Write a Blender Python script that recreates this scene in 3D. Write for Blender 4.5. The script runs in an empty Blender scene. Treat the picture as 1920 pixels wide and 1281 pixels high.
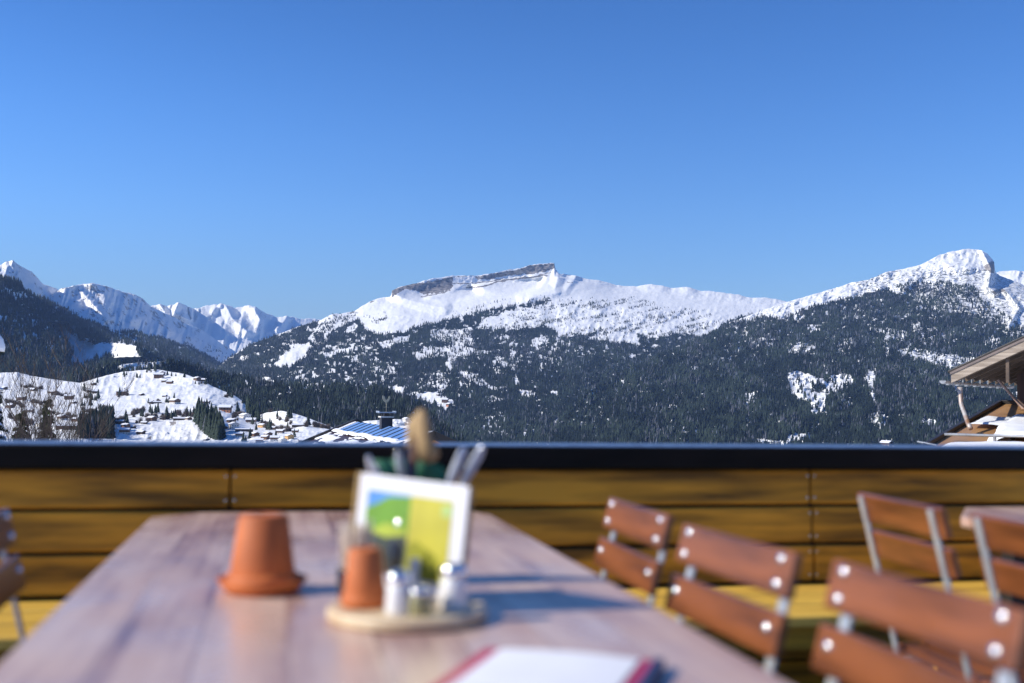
import bpy, math, random
import numpy as np
from mathutils import Vector, Matrix
random.seed(7); rng = np.random.default_rng(7)
scene = bpy.context.scene
COL = scene.collection

# ------------------------------------------------------------------ camera
FPX = 2133.0; CX, CY = 960.0, 640.5           # focal length in pixels of the 1920 wide photograph
def _v(px, py): return np.array([(px-CX)/FPX, -(py-CY)/FPX, -1.0])
_Y = _v(522, 740); _Y /= np.linalg.norm(_Y)
_X = _v(11726, 889); _X -= _X.dot(_Y)*_Y; _X /= np.linalg.norm(_X)
_Z = np.cross(_X, _Y)
CM = np.stack([_X, _Y, _Z])                   # rotation of the camera
CAM = np.array([0, 0, 1.10])
cd = bpy.data.cameras.new('camera'); cam = bpy.data.objects.new('camera', cd); COL.objects.link(cam)
cd.sensor_width = 36; cd.lens = 36*FPX/1920; cd.clip_start = 0.05; cd.clip_end = 90000
mw = Matrix([[*CM[0], CAM[0]], [*CM[1], CAM[1]], [*CM[2], CAM[2]], [0, 0, 0, 1]])
cam.matrix_world = mw
cd.dof.use_dof = True; cd.dof.focus_distance = 3000; cd.dof.aperture_fstop = 2.15; cd.dof.aperture_blades = 0
scene.camera = cam
scene.render.resolution_x = 1024; scene.render.resolution_y = 683

# ------------------------------------------------------------------ light
SUN_EL = math.radians(31); SUN_DIR = Vector((-0.999*math.cos(SUN_EL), -0.035*math.cos(SUN_EL), math.sin(SUN_EL))).normalized()
w = bpy.data.worlds.new('World'); scene.world = w; w.use_nodes = True
nt = w.node_tree; bg = nt.nodes['Background']
sky = nt.nodes.new('ShaderNodeTexSky'); sky.sky_type = 'NISHITA'; sky.sun_disc = False
sky.sun_elevation = SUN_EL; sky.sun_rotation = math.atan2(SUN_DIR.x, SUN_DIR.y)
sky.altitude = 1600; sky.air_density = 1.25; sky.dust_density = 0.0; sky.ozone_density = 6.0
hs = nt.nodes.new('ShaderNodeHueSaturation'); hs.inputs['Saturation'].default_value = 1.22; hs.inputs['Hue'].default_value = .513; hs.inputs['Value'].default_value = 1.25; nt.links.new(sky.outputs[0], hs.inputs['Color'])
tcw = nt.nodes.new('ShaderNodeTexCoord'); sx = nt.nodes.new('ShaderNodeSeparateXYZ'); nt.links.new(tcw.outputs['Generated'], sx.inputs[0])
def mr(src, a, b, c, d, k='SMOOTHSTEP'):
    n = nt.nodes.new('ShaderNodeMapRange'); n.interpolation_type = k; nt.links.new(src, n.inputs[0])
    for i, q in enumerate((a, b, c, d)): n.inputs[i+1].default_value = q
    return n.outputs[0]
def mm(op, a, b):
    n = nt.nodes.new('ShaderNodeMath'); n.operation = op
    for i, q in enumerate((a, b)):
        if isinstance(q, (int, float)): n.inputs[i].default_value = q
        else: nt.links.new(q, n.inputs[i])
    return n.outputs[0]
hump = mm('MULTIPLY', mr(sx.outputs[2], .05, .17, .25, 1), mr(sx.outputs[2], .20, .42, 1, .12)); side = mr(sx.outputs[0], -.3, .45, 1.15, .35)
fac = mm('ADD', 1.0, mm('MULTIPLY', mm('MULTIPLY', hump, side), .40)); mx_ = nt.nodes.new('ShaderNodeVectorMath'); mx_.operation = 'SCALE'; nt.links.new(hs.outputs[0], mx_.inputs[0]); nt.links.new(fac, mx_.inputs['Scale'])
nt.links.new(mx_.outputs[0], bg.inputs[0]); bg.inputs[1].default_value = 0.086
sl = bpy.data.lights.new('sun', 'SUN'); sl.energy = 5.0; sl.angle = math.radians(0.53); sl.color = (1, 0.94, 0.83)
so = bpy.data.objects.new('sun', sl); COL.objects.link(so)
so.rotation_euler = SUN_DIR.to_track_quat('Z', 'Y').to_euler()
scene.view_settings.view_transform = 'Standard'; scene.view_settings.look = 'None'
scene.view_settings.exposure = 0.36; scene.view_settings.gamma = 1; scene.view_settings.use_curve_mapping = False
scene.cycles.use_denoising = True
scene.cycles.max_bounces = 8; scene.cycles.transparent_max_bounces = 12; scene.cycles.volume_bounces = 0
scene.cycles.caustics_reflective = False; scene.cycles.caustics_refractive = False
scene.cycles.sample_clamp_indirect = 6

# ------------------------------------------------------------------ helpers: pixels to points
def ray(px, py): return CM @ _v(px, py)
def at(px, py, D): return CAM + ray(px, py)*D                 # D along the camera axis
def onz(px, py, z):
    d = ray(px, py); return CAM + d*((z-CAM[2])/d[2])
def rays(px, py):
    v = np.stack([(px-CX)/FPX, -(py-CY)/FPX, -np.ones_like(px)], -1)
    return v @ CM.T
def far_pt(px, py, R):                                        # R = horizontal distance
    d = rays(px, py); h = np.hypot(d[..., 0], d[..., 1])
    return CAM + d*(R/h)[..., None]

# ------------------------------------------------------------------ helpers: noise
_T = np.random.default_rng(3).random((256, 256))
def vnoise(x, y, s=0):
    x = x+s*17.31; y = y+s*9.77
    xi = np.floor(x).astype(int); yi = np.floor(y).astype(int); fx = x-xi; fy = y-yi
    fx = fx*fx*fx*(fx*(fx*6-15)+10); fy = fy*fy*fy*(fy*(fy*6-15)+10)
    g = lambda a, b: _T[a & 255, b & 255]
    return (g(xi, yi)*(1-fx)+g(xi+1, yi)*fx)*(1-fy)+(g(xi, yi+1)*(1-fx)+g(xi+1, yi+1)*fx)*fy
def fbm(x, y, o=4, s=0, ridged=False):
    r = 0; a = .5; t = 0
    for k in range(o):
        n = vnoise(x*2**k*1.03, y*2**k*.97, s+k*3)
        if ridged: n = 1-abs(2*n-1)
        r = r+a*n; t += a; a *= .5
    return r/t
def in_poly(px, py, poly):
    p = np.array(poly, float); ins = np.zeros(px.shape, bool); j = len(p)-1
    for i in range(len(p)):
        xi, yi = p[i]; xj, yj = p[j]
        c = ((yi > py) != (yj > py)) & (px < (xj-xi)*(py-yi)/((yj-yi) or 1e-9)+xi)
        ins ^= c; j = i
    return ins
def dline(px, py, pl):
    d = np.full(px.shape, 1e9)
    for (ax, ay), (bx, by) in zip(pl[:-1], pl[1:]):
        l2 = (bx-ax)**2+(by-ay)**2
        t = np.clip(((px-ax)*(bx-ax)+(py-ay)*(by-ay))/l2, 0, 1)
        d = np.minimum(d, np.hypot(px-ax-t*(bx-ax), py-ay-t*(by-ay)))
    return d

# ------------------------------------------------------------------ helpers: objects
def tag(o, label=None, cat=None, group=None, kind=None):
    if label: o['label'] = label
    if cat: o['category'] = cat
    if group: o['group'] = group
    if kind: o['kind'] = kind
    return o
def thing(name, label, cat, loc=(0, 0, 0), rz=0, group=None):
    o = bpy.data.objects.new(name, None); COL.objects.link(o); o.empty_display_size = .1
    o.location = loc; o.rotation_euler = (0, 0, rz); return tag(o, label, cat, group)
def copy_tree(o, parent=None):
    c = o.copy(); COL.objects.link(c); c.parent = parent
    if parent is not None: c.matrix_parent_inverse = o.matrix_parent_inverse.copy()
    for ch in list(o.children): copy_tree(ch, c)
    return c
class MB:
    def __init__(s): s.v = []; s.f = []; s.m = []
    def add(s, vs, fs, mi=0):
        n = len(s.v); s.v += [tuple(map(float, p)) for p in vs]; s.f += [tuple(i+n for i in q) for q in fs]; s.m += [mi]*len(fs); return s
    def box(s, c, d, mi=0, mat=None):
        x, y, z = d[0]/2, d[1]/2, d[2]/2
        vs = [Vector((a*x, b*y, e*z)) for a in (-1, 1) for b in (-1, 1) for e in (-1, 1)]
        if mat is not None: vs = [mat @ p for p in vs]
        vs = [p+Vector(c) for p in vs]
        return s.add(vs, [(0, 1, 3, 2), (4, 6, 7, 5), (0, 4, 5, 1), (2, 3, 7, 6), (0, 2, 6, 4), (1, 5, 7, 3)], mi)
    def beam(s, p0, p1, w_, h_, up=(0, 0, 1), mi=0):
        p0 = Vector(p0); p1 = Vector(p1); d = (p1-p0); L = d.length; d.normalize(); u = Vector(up)
        a = d.cross(u); a = a.normalized() if a.length > 1e-6 else Vector((1, 0, 0)); b = a.cross(d).normalized()
        M = Matrix((d, a, b)).transposed()
        return s.box((p0+p1)/2, (L, w_, h_), mi, M)
    def tube(s, pts, rad, seg=8, mi=0, cap=True):
        pts = [Vector(p) for p in pts]; n = len(pts); rad = rad if hasattr(rad, '__len__') else [rad]*n
        vs = []; fs = []
        ref = Vector((0, 0, 1)) if abs((pts[-1]-pts[0]).normalized().z) < .9 else Vector((1, 0, 0))
        for i, p in enumerate(pts):
            d = (pts[min(i+1, n-1)]-pts[max(i-1, 0)]).normalized(); a = d.cross(ref).normalized(); b = a.cross(d)
            for k in range(seg):
                t = 2*math.pi*k/seg; vs.append(p+(a*math.cos(t)+b*math.sin(t))*rad[i])
        for i in range(n-1):
            for k in range(seg):
                k2 = (k+1) % seg; fs.append((i*seg+k, i*seg+k2, (i+1)*seg+k2, (i+1)*seg+k))
        if cap: fs += [tuple(range(seg))[::-1], tuple(range((n-1)*seg, n*seg))]
        return s.add(vs, fs, mi)
    def lathe(s, prof, c=(0, 0, 0), seg=40, mi=0, sx=1, sy=1):
        vs = []; fs = []; n = len(prof)
        for r, z in prof:
            for k in range(seg):
                t = 2*math.pi*k/seg; vs.append((c[0]+r*math.cos(t)*sx, c[1]+r*math.sin(t)*sy, c[2]+z))
        for i in range(n-1):
            for k in range(seg):
                k2 = (k+1) % seg; fs.append((i*seg+k, i*seg+k2, (i+1)*seg+k2, (i+1)*seg+k))
        if prof[0][0] > 1e-5: fs.append(tuple(range(seg))[::-1])
        if prof[-1][0] > 1e-5: fs.append(tuple(range((n-1)*seg, n*seg)))
        return s.add(vs, fs, mi)
    def prism(s, poly, z0, z1, mi=0, xf=None):
        n = len(poly); vs = [Vector((x, y, z0)) for x, y in poly]+[Vector((x, y, z1)) for x, y in poly]
        if xf: vs = [xf(p) for p in vs]
        fs = [tuple(range(n))[::-1], tuple(range(n, 2*n))]+[(i, (i+1) % n, (i+1) % n+n, i+n) for i in range(n)]
        return s.add(vs, fs, mi)
    def build(s, name, mats, parent=None, smooth=False, bevel=0, seg=2):
        me = bpy.data.meshes.new(name); me.from_pydata(s.v, [], s.f)
        for m in (mats if isinstance(mats, (list, tuple)) else [mats]): me.materials.append(m)
        me.polygons.foreach_set('material_index', s.m)
        if smooth: me.polygons.foreach_set('use_smooth', [True]*len(me.polygons))
        me.validate(); me.update()
        o = bpy.data.objects.new(name, me); COL.objects.link(o)
        if parent is not None: o.parent = parent
        if bevel:
            b = o.modifiers.new('bevel', 'BEVEL'); b.width = bevel; b.segments = seg; b.limit_method = 'ANGLE'; b.angle_limit = .6
        return o
def np_mesh(name, V, F, mats, attrs=None, mi=None, smooth=False, parent=None):
    me = bpy.data.meshes.new(name); k = F.shape[1]
    me.vertices.add(len(V)); me.vertices.foreach_set('co', np.ascontiguousarray(V, np.float32).ravel())
    me.loops.add(F.size); me.loops.foreach_set('vertex_index', np.ascontiguousarray(F, np.int32).ravel())
    me.polygons.add(len(F)); me.polygons.foreach_set('loop_start', np.arange(0, F.size, k, dtype=np.int32))
    me.polygons.foreach_set('loop_total', np.full(len(F), k, np.int32))
    if smooth: me.polygons.foreach_set('use_smooth', np.ones(len(F), bool))
    for m in mats: me.materials.append(m)
    if mi is not None: me.polygons.foreach_set('material_index', mi.astype(np.int32))
    me.update(calc_edges=True)
    for a, val in (attrs or {}).items():
        at_ = me.attributes.new(a, 'FLOAT', 'POINT'); at_.data.foreach_set('value', np.ascontiguousarray(val, np.float32).ravel())
    o = bpy.data.objects.new(name, me); COL.objects.link(o)
    if parent is not None: o.parent = parent
    return o

# ------------------------------------------------------------------ materials
def new_mat(name):
    m = bpy.data.materials.new(name); m.use_nodes = True
    return m, m.node_tree, m.node_tree.nodes['Principled BSDF']
def N(t, typ, **kw):
    n = t.nodes.new(typ)
    for k, val in kw.items():
        if k.startswith('i_'): n.inputs[int(k[2:])].default_value = val
        else: setattr(n, k, val)
    return n
def ramp(t, src, stops):
    r = t.nodes.new('ShaderNodeValToRGB'); e = r.color_ramp.elements
    while len(e) < len(stops): e.new(.5)
    for el, (p, c) in zip(e, stops): el.position = p; el.color = (*c, 1) if len(c) == 3 else c
    t.links.new(src, r.inputs[0]); return r
def simple(name, c1, c2=None, rough=.6, scale=8, stretch=(1, 1, 1), metal=0, bump=0, spec=.5, detail=5, coat=0, lo=.35, hi=.65):
    m, t, b = new_mat(name); c2 = c2 or tuple(x*.7 for x in c1)
    tc = N(t, 'ShaderNodeTexCoord'); mp = N(t, 'ShaderNodeMapping'); mp.inputs['Scale'].default_value = stretch
    no = N(t, 'ShaderNodeTexNoise'); no.inputs['Scale'].default_value = scale; no.inputs['Detail'].default_value = detail
    t.links.new(tc.outputs['Object'], mp.inputs[0]); t.links.new(mp.outputs[0], no.inputs[0])
    r = ramp(t, no.outputs['Fac'], [(lo, c2), (hi, c1)]); t.links.new(r.outputs[0], b.inputs['Base Color'])
    b.inputs['Roughness'].default_value = rough; b.inputs['Metallic'].default_value = metal
    b.inputs['Specular IOR Level'].default_value = spec; b.inputs['Coat Weight'].default_value = coat
    if bump:
        bp = N(t, 'ShaderNodeBump'); bp.inputs['Strength'].default_value = bump; bp.inputs['Distance'].default_value = .01
        t.links.new(no.outputs['Fac'], bp.inputs['Height']); t.links.new(bp.outputs[0], b.inputs['Normal'])
    return m

# terrain: snow with bare rock, and a dark needle-litter floor under closed forest
def terrain_mat(name, scrub=.0):
    m, t, b = new_mat(name); L = t.links.new
    geo = N(t, 'ShaderNodeNewGeometry'); rk = N(t, 'ShaderNodeAttribute', attribute_name='rock'); fo = N(t, 'ShaderNodeAttribute', attribute_name='forest')
    sc = N(t, 'ShaderNodeAttribute', attribute_name='scrub')
    def noise(s, d=5, z=1.0):
        mp = N(t, 'ShaderNodeMapping'); mp.inputs['Scale'].default_value = (s, s, s*z); L(geo.outputs['Position'], mp.inputs[0])
        n = N(t, 'ShaderNodeTexNoise'); n.inputs['Scale'].default_value = 1; n.inputs['Detail'].default_value = d; n.inputs['Roughness'].default_value = .65
        L(mp.outputs[0], n.inputs[0]); return n
    n1 = noise(.02); n2 = noise(.03, 3, 2.5); n3 = noise(.055, 4); n4 = noise(.035, 2)
    snow = ramp(t, n1.outputs['Fac'], [(.3, (.80, .81, .81)), (.7, (.88, .88, .87))])
    rock = ramp(t, n2.outputs['Fac'], [(.34, (.06, .055, .055)), (.48, (.21, .19, .18)), (.64, (.36, .33, .30))])
    def mix(fac, a, c):
        x = N(t, 'ShaderNodeMix', data_type='RGBA'); L(fac, x.inputs[0]); L(a, x.inputs[6])
        if isinstance(c, tuple): x.inputs[7].default_value = (*c, 1)
        else: L(c, x.inputs[7])
        return x.outputs[2]
    def math_(op, a, b_, clamp=False):
        x = N(t, 'ShaderNodeMath', operation=op, use_clamp=clamp)
        for i, q in enumerate((a, b_)):
            if isinstance(q, (int, float)): x.inputs[i].default_value = q
            else: L(q, x.inputs[i])
        return x.outputs[0]
    # scrub: small dark dwarf pines and stones poking out of the snow
    s1 = math_('SUBTRACT', n3.outputs['Fac'], math_('SUBTRACT', .78, math_('MULTIPLY', sc.outputs['Fac'], .30)))
    s1 = math_('MULTIPLY', s1, 22, True)
    r1 = math_('ADD', rk.outputs['Fac'], math_('MULTIPLY', math_('SUBTRACT', n2.outputs['Fac'], .5), 1.6)); r1 = math_('MULTIPLY', math_('SUBTRACT', r1, .5), 8, True)
    f1 = math_('ADD', fo.outputs['Fac'], math_('MULTIPLY', math_('SUBTRACT', n4.outputs['Fac'], .5), 1.3)); f1 = math_('MULTIPLY', math_('SUBTRACT', f1, .5), 7, True)
    c = mix(r1, snow.outputs[0], rock.outputs[0]); c = mix(s1, c, (.055, .065, .05)); c = mix(f1, c, (.020, .026, .022))
    L(c, b.inputs['Base Color']); b.inputs['Roughness'].default_value = .8; b.inputs['Specular IOR Level'].default_value = .2
    bp = N(t, 'ShaderNodeBump'); bp.inputs['Strength'].default_value = .6; bp.inputs['Distance'].default_value = 8
    L(n1.outputs['Fac'], bp.inputs['Height']); L(bp.outputs[0], b.inputs['Normal'])
    return m
M_TER = terrain_mat('snowy_rock')
def foliage_mat(name, a, b2, c):
    m, t, b = new_mat(name); tn = N(t, 'ShaderNodeAttribute', attribute_name='tint')
    r = ramp(t, tn.outputs['Fac'], [(0, a), (.45, tuple(x*.5+y*.5 for x, y in zip(a, b2))), (.8, tuple(q*1.35 for q in b2)), (.88, c), (.93, c), (.96, (.09, .11, .14)), (1, (.10, .12, .15))]); t.links.new(r.outputs[0], b.inputs['Base Color'])
    b.inputs['Roughness'].default_value = .9; b.inputs['Specular IOR Level'].default_value = .15; return m
M_FOR = foliage_mat('spruce_needles', (.006, .012, .010), (.026, .038, .028), (.085, .066, .064))

# ------------------------------------------------------------------ terrain sheets
LAY = {}
def layer(name, x0, x1, rows, amp=50, wl=40, step=1.6, ridged=False, jit=.8, seed=0, spurs=(), rockf=None, forestf=None, scrubf=None, patches=(), damp=None, aniso=.6, bottom_z=-260, stepy=1.4, mat=None, label_kind='structure'):
    xs = np.arange(x0, x1+step, step); rowsI = []
    for r in rows:
        r = np.array(r, float); rowsI.append((np.interp(xs, r[:, 0], r[:, 1]), np.interp(xs, r[:, 0], r[:, 2])))
    ys = [a for a, b in rowsI]
    kk = 12; bl = lambda q: np.mean([np.pad(q, kk, 'edge')[i:i+len(q)] for i in range(2*kk+1)], 0)
    ys = [ys[0]]+[bl(q) for q in ys[1:]]
    for i in range(1, len(ys)): ys[i] = np.maximum(ys[i], ys[i-1]+1.0)
    Y = []; R = []; segs = []
    for i in range(len(rowsI)-1):
        n = max(3, int(np.percentile(ys[i+1]-ys[i], 90)/stepy)); t = np.arange(n)/n
        Y.append(ys[i][None]+(ys[i+1]-ys[i])[None]*t[:, None]); R.append(rowsI[i][1][None]+(rowsI[i+1][1]-rowsI[i][1])[None]*t[:, None])
    Y.append(ys[-1][None]); R.append(rowsI[-1][1][None])
    Y = np.concatenate(Y); R = np.concatenate(R); nv = len(Y)
    # round off the kinks between the control rows
    ker = 9; Rp = np.pad(R, ((ker, ker), (0, 0)), 'edge'); 
    Rs = np.mean([Rp[k:k+nv] for k in range(0, 2*ker+1)], 0); e = np.minimum(1, np.minimum(np.arange(nv), np.arange(nv)[::-1])/ker)[:, None]; R = R*(1-e)+Rs*e
    X = np.broadcast_to(xs, Y.shape)
    kw = 8; Rp = np.pad(R, ((0, 0), (kw, kw)), 'edge'); R0 = R; R = np.mean([Rp[:, k:k+len(xs)] for k in range(2*kw+1)], 0); R = np.where((abs(R-R0) > 150), R0, R)
    for poly, Rc, yc, k_, xc, kx in patches:
        W = in_poly(X, Y, poly)*1.0
        for _ in range(9):
            Wp = np.pad(W, 1, 'edge'); W = (Wp[:-2, 1:-1]+Wp[2:, 1:-1]+Wp[1:-1, :-2]+Wp[1:-1, 2:]+W)/5
        R = R*(1-W)+W*((Rc if Rc else R)+(k_*(yc-Y) if Rc else 0)+kx*(X-xc))
    Y = Y+(fbm(xs/7, xs*0, 3, seed+9)-.5)[None]*2*jit*np.exp(-np.arange(nv)/4.)[:, None]
    if ridged: d = -(fbm(X/wl+Y/wl*.25, Y/wl*aniso, 5, seed, True)-.6)*2*amp
    else: d = -(fbm(X/wl, Y/wl*aniso*1.8, 6, seed)-.5)*2*amp-(fbm(X/wl*2.2+Y/wl*.8, Y/wl*aniso*4, 4, seed+2, True)-.6)*1.1*amp
    if damp is not None: d = d*damp(X, Y)
    for pl, wd, am in spurs:
        dd = dline(X, Y, pl); d = d-am*np.clip(1-dd/wd, 0, 1)
    R = R+d*np.minimum(1, R/2500)
    P = far_pt(X, Y, R)
    rock = rockf(X, Y) if rockf else X*0; forest = forestf(X, Y) if forestf else X*0; scrub = scrubf(X, Y) if scrubf else X*0
    LAY[name] = (xs, Y, R, P)
    # a back side falling away behind the skyline and a foot in front
    dirb = np.stack([P[0, :, 0], P[0, :, 1]], -1); dirb /= np.linalg.norm(dirb, axis=-1, keepdims=True)
    back = []
    for dr, dz in ((.03, -.004), (.10, -.05), (.2, -.16)):
        q = P[0].copy(); q[:, :2] += dirb*(R[0]*dr)[:, None]; q[:, 2] = np.maximum(q[:, 2]+R[0]*dz, bottom_z); back.append(q)
    q = P[-1].copy(); q[:, 2] = bottom_z; 
    A = np.concatenate([np.stack(back[::-1]), P, q[None]]); h, w_ = A.shape[:2]
    pad = lambda a: np.concatenate([np.repeat(a[:1], 3, 0), a, a[-1:]])
    idx = np.arange(h*w_).reshape(h, w_)
    F = np.stack([idx[:-1, :-1], idx[1:, :-1], idx[1:, 1:], idx[:-1, 1:]], -1).reshape(-1, 4)
    o = np_mesh(name, A.reshape(-1, 3), F, [mat or M_TER], dict(rock=pad(rock), forest=pad(forest), scrub=pad(scrub)), smooth=True)
    tag(o, kind=label_kind); return o
def sample(layname, px, py):
    xs, Y, R, P = LAY[layname]; c = int(np.clip(round((px-xs[0])/(xs[1]-xs[0])), 0, len(xs)-1))
    r = int(np.argmin(abs(Y[:, c]-py))); return Vector(P[r, c]), float(R[r, c])

# density of closed forest over the picture's hillsides, drawn as areas and blurred
GX, GY = np.meshgrid(np.arange(-40, 1980, 2.0), np.arange(440, 900, 2.0))
def s3(pts, ox, oy, s=3.0): return [(ox+x/s, oy+y/s) for x, y in pts]
A1 = lambda *p: s3(p, 0, 460); A2 = lambda *p: s3(p, 560, 460); A3 = lambda *p: s3(p, 1000, 440, 3.05); A4 = lambda *p: s3(p, 1400, 440, 3.05)
A6 = lambda *p: s3(p, 400, 560, 5.3375)
def dens_map(areas, blur=1, warp=6, seed=0):
    wx = GX+(fbm(GX/14, GY/14, 3, seed)-.5)*2*warp; wy = GY+(fbm(GX/14, GY/14, 3, seed+5)-.5)*2*warp*.7
    D = np.zeros(GX.shape)
    for poly, val in areas: D[in_poly(wx, wy, poly)] = val
    sp_ = fbm(GX/4.2, GY/2.8, 3, seed+31)+.35*(fbm(GX/38, GY/24, 2, seed+41)-.5); D = np.where((D > .85) & (sp_+.035*(GX < 330)*(GY < 700)-.03*np.clip((GY-740)/40, 0, 1)+(.035*((GX > 540)*(GX < 1050)*(GY < 730))) > .672), .12, D)
    for _ in range(blur):
        P_ = np.pad(D, 1, 'edge'); D = (P_[:-2, 1:-1]+P_[2:, 1:-1]+P_[1:-1, :-2]+P_[1:-1, 2:]+2*P_[1:-1, 1:-1])/6
    return lambda x, y: D[np.clip(((y-440)/2).round().astype(int), 0, D.shape[0]-1), np.clip(((x+40)/2).round().astype(int), 0, D.shape[1]-1)]
HOLES = fbm(GX/9, GY/6, 3, 71)
def holes(x, y): return HOLES[np.clip(((y-440)/2).round().astype(int), 0, HOLES.shape[0]-1), np.clip(((x+40)/2).round().astype(int), 0, HOLES.shape[1]-1)]

# --- far peaks at the head of the valley
layer('far_peaks', 255, 640, [
    [(255, 585, 12000), (282, 573, 12000), (300, 570, 12000), (313, 575, 12000), (335, 567, 12000), (360, 577, 12500), (364, 579, 13500), (385, 574, 13500), (413, 569, 14000), (437, 577, 14000), (467, 573, 14000), (480, 575, 14000), (497, 587, 14000), (520, 595, 14500), (540, 593, 15000), (560, 598, 15000), (600, 599, 16000), (640, 604, 16000)],
    [(255, 620, 11000), (440, 615, 12500), (640, 625, 14500)],
    [(255, 690, 9500), (440, 690, 10200), (640, 690, 11500)]],
    amp=170, wl=22, ridged=True, aniso=.4, seed=4, jit=2.2,
    spurs=[(A6((380, 70), (430, 140), (470, 220), (430, 330)), 16, 420), (A6((120, 60), (190, 200), (340, 330)), 15, 420), (A6((740, 180), (690, 250), (640, 300)), 12, 360), (A1((1005, 325), (980, 380), (1060, 420)), 9, 260), (A1((900, 335), (940, 390)), 8, 240), (A6((0, 130), (60, 60)), 8, 200)],
    rockf=lambda x, y: np.clip(.2+1.2*(fbm(x/8+y/20, y/12, 4, 12)-.5)*(y < 625), 0, .6))
layer('far_right_peak', 1840, 1990, [[(1840, 520, 11000), (1875, 509, 11000), (1900, 507, 11000), (1925, 509, 11000), (1990, 500, 11000)], [(1840, 600, 9000), (1990, 600, 9000)]], amp=120, wl=20, ridged=True, seed=8)

# --- long shaded ridge on the left side of the valley, and the peak at the margin
fC = dens_map([(A1((330, 300), (430, 400), (520, 430), (640, 500), (750, 480), (900, 520), (1050, 560), (1230, 660), (1400, 720), (1400, 800), (0, 800), (0, 300)), 1.0),
               (A1((400, 340), (470, 400), (540, 430), (530, 440), (450, 420), (400, 370)), 0),
               (A1((930, 590), (1050, 600), (1040, 620), (930, 610)), .3), (A1((1050, 530), (1130, 530), (1250, 600), (1300, 630), (1290, 655), (1230, 650), (1150, 600), (1060, 550)), .05)], seed=2)
fC1 = lambda x, y: np.maximum(fC(x, y), 0)
layer('far_ridge', 80, 520, [
    [(80, 560, 7000), (105, 548, 7000), (115, 541, 7000), (143, 535, 7300), (173, 530, 7600), (200, 537, 8000), (227, 546, 8300), (253, 552, 8800), (267, 560, 9000), (283, 575, 9300), (317, 590, 9800), (350, 607, 10300), (377, 618, 10600), (417, 645, 11000), (450, 665, 11000), (520, 700, 11000)],
    [(80, 590, 6200), (200, 590, 6600), (283, 610, 7600), (350, 630, 8600), (417, 662, 9300), (520, 712, 9500)],
    [(80, 720, 3900), (200, 720, 4300), (300, 720, 5000), (400, 722, 6000), (450, 722, 6800), (520, 730, 7000)]],
    amp=150, wl=20, ridged=True, aniso=.3, seed=14, jit=1.4,
    spurs=[(A1((520, 215), (640, 330), (760, 420)), 13, 170), (A1((760, 275), (850, 400), (960, 480)), 12, 170), (A1((430, 225), (520, 330), (600, 420)), 10, 140)],
    rockf=lambda x, y: np.clip(.26+1.5*(fbm(x/7-y/9, y/14+x/16, 4, 33)-.5)*(y < 660), 0, .7), forestf=lambda x, y: fC1(x, y)*(y > 575))
layer('left_peak', -40, 150, [
    [(-40, 520, 5600), (0, 497, 5800), (12, 491, 5900), (25, 488, 6000), (35, 497, 6200), (60, 510, 6700), (80, 532, 7200), (110, 543, 7700), (123, 558, 8000), (150, 590, 8200)],
    [(-40, 560, 5000), (25, 540, 5300), (60, 560, 5800), (110, 590, 6500), (150, 620, 6900)],
    [(-40, 640, 4300), (60, 660, 4400), (150, 680, 4700)]], amp=90, wl=16, ridged=True, aniso=.5, seed=22, jit=1.0,
    spurs=[(A1((75, 85), (110, 180), (190, 290)), 9, 130)],
    rockf=lambda x, y: np.clip(.22+1.4*(fbm(x/6, y/6, 4, 41)-.5), 0, .6), scrubf=lambda x, y: x*0+.25)

fD = dens_map([([(-60, 470), (700, 470), (700, 900), (-60, 900)], 1.0),
               (A1((0, 250), (60, 245), (150, 270), (170, 290), (100, 305), (0, 270)), .12), (A1((250, 290), (330, 270), (375, 320), (350, 345), (300, 330)), 0.02),
               (A1((270, 450), (370, 447), (400, 490), (460, 540), (540, 560), (680, 555), (770, 570), (805, 630), (740, 650), (600, 625), (530, 640), (430, 700), (405, 660), (430, 600), (380, 560), (370, 530), (350, 500)), 0.0),
               (A1((0, 470), (90, 480), (120, 505), (60, 520), (0, 500)), .3), (A1((130, 420), (200, 410), (230, 440), (180, 460), (120, 450)), .4), (A1((0, 560), (110, 560), (160, 600), (60, 620), (0, 600)), .45), (A1((220, 560), (330, 570), (300, 600), (230, 590)), .35), (A1((0, 390), (50, 400), (40, 430), (0, 440)), .1), (A1((80, 440), (110, 435), (110, 460), (50, 465)), .2), (A1((120, 515), (260, 515), (250, 540), (150, 540)), .35),
               (A1((270, 690), (460, 660), (470, 690), (280, 710)), .3), (A1((290, 680), (300, 640), (200, 620), (240, 600), (340, 640)), .4)], seed=3)
layer('left_forest_slope', -40, 470, [
    [(-40, 518, 4300), (0, 521, 4400), (17, 522, 4500), (37, 530, 4700), (47, 543, 4900), (67, 555, 5100), (90, 562, 5300), (110, 573, 5500), (133, 592, 5700), (173, 605, 6000), (213, 621, 6400), (260, 624, 6700), (300, 635, 7000), (350, 649, 7400), (377, 661, 7700), (410, 680, 8000), (440, 695, 8200), (470, 705, 8200)],
    [(-40, 600, 3700), (100, 625, 4100), (200, 645, 4500), (300, 665, 5100), (400, 695, 5800), (470, 715, 6200)],
    [(-40, 760, 2700), (200, 760, 2900), (330, 760, 3300), (470, 770, 3500)]], amp=50, wl=30, seed=31, forestf=fD, jit=.8,
    patches=[(A1((255, 440), (380, 435), (415, 490), (470, 530), (690, 545), (790, 565), (825, 640), (600, 640), (400, 700), (390, 560)), 4350, 650, 9, 200, -6.5)])

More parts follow.
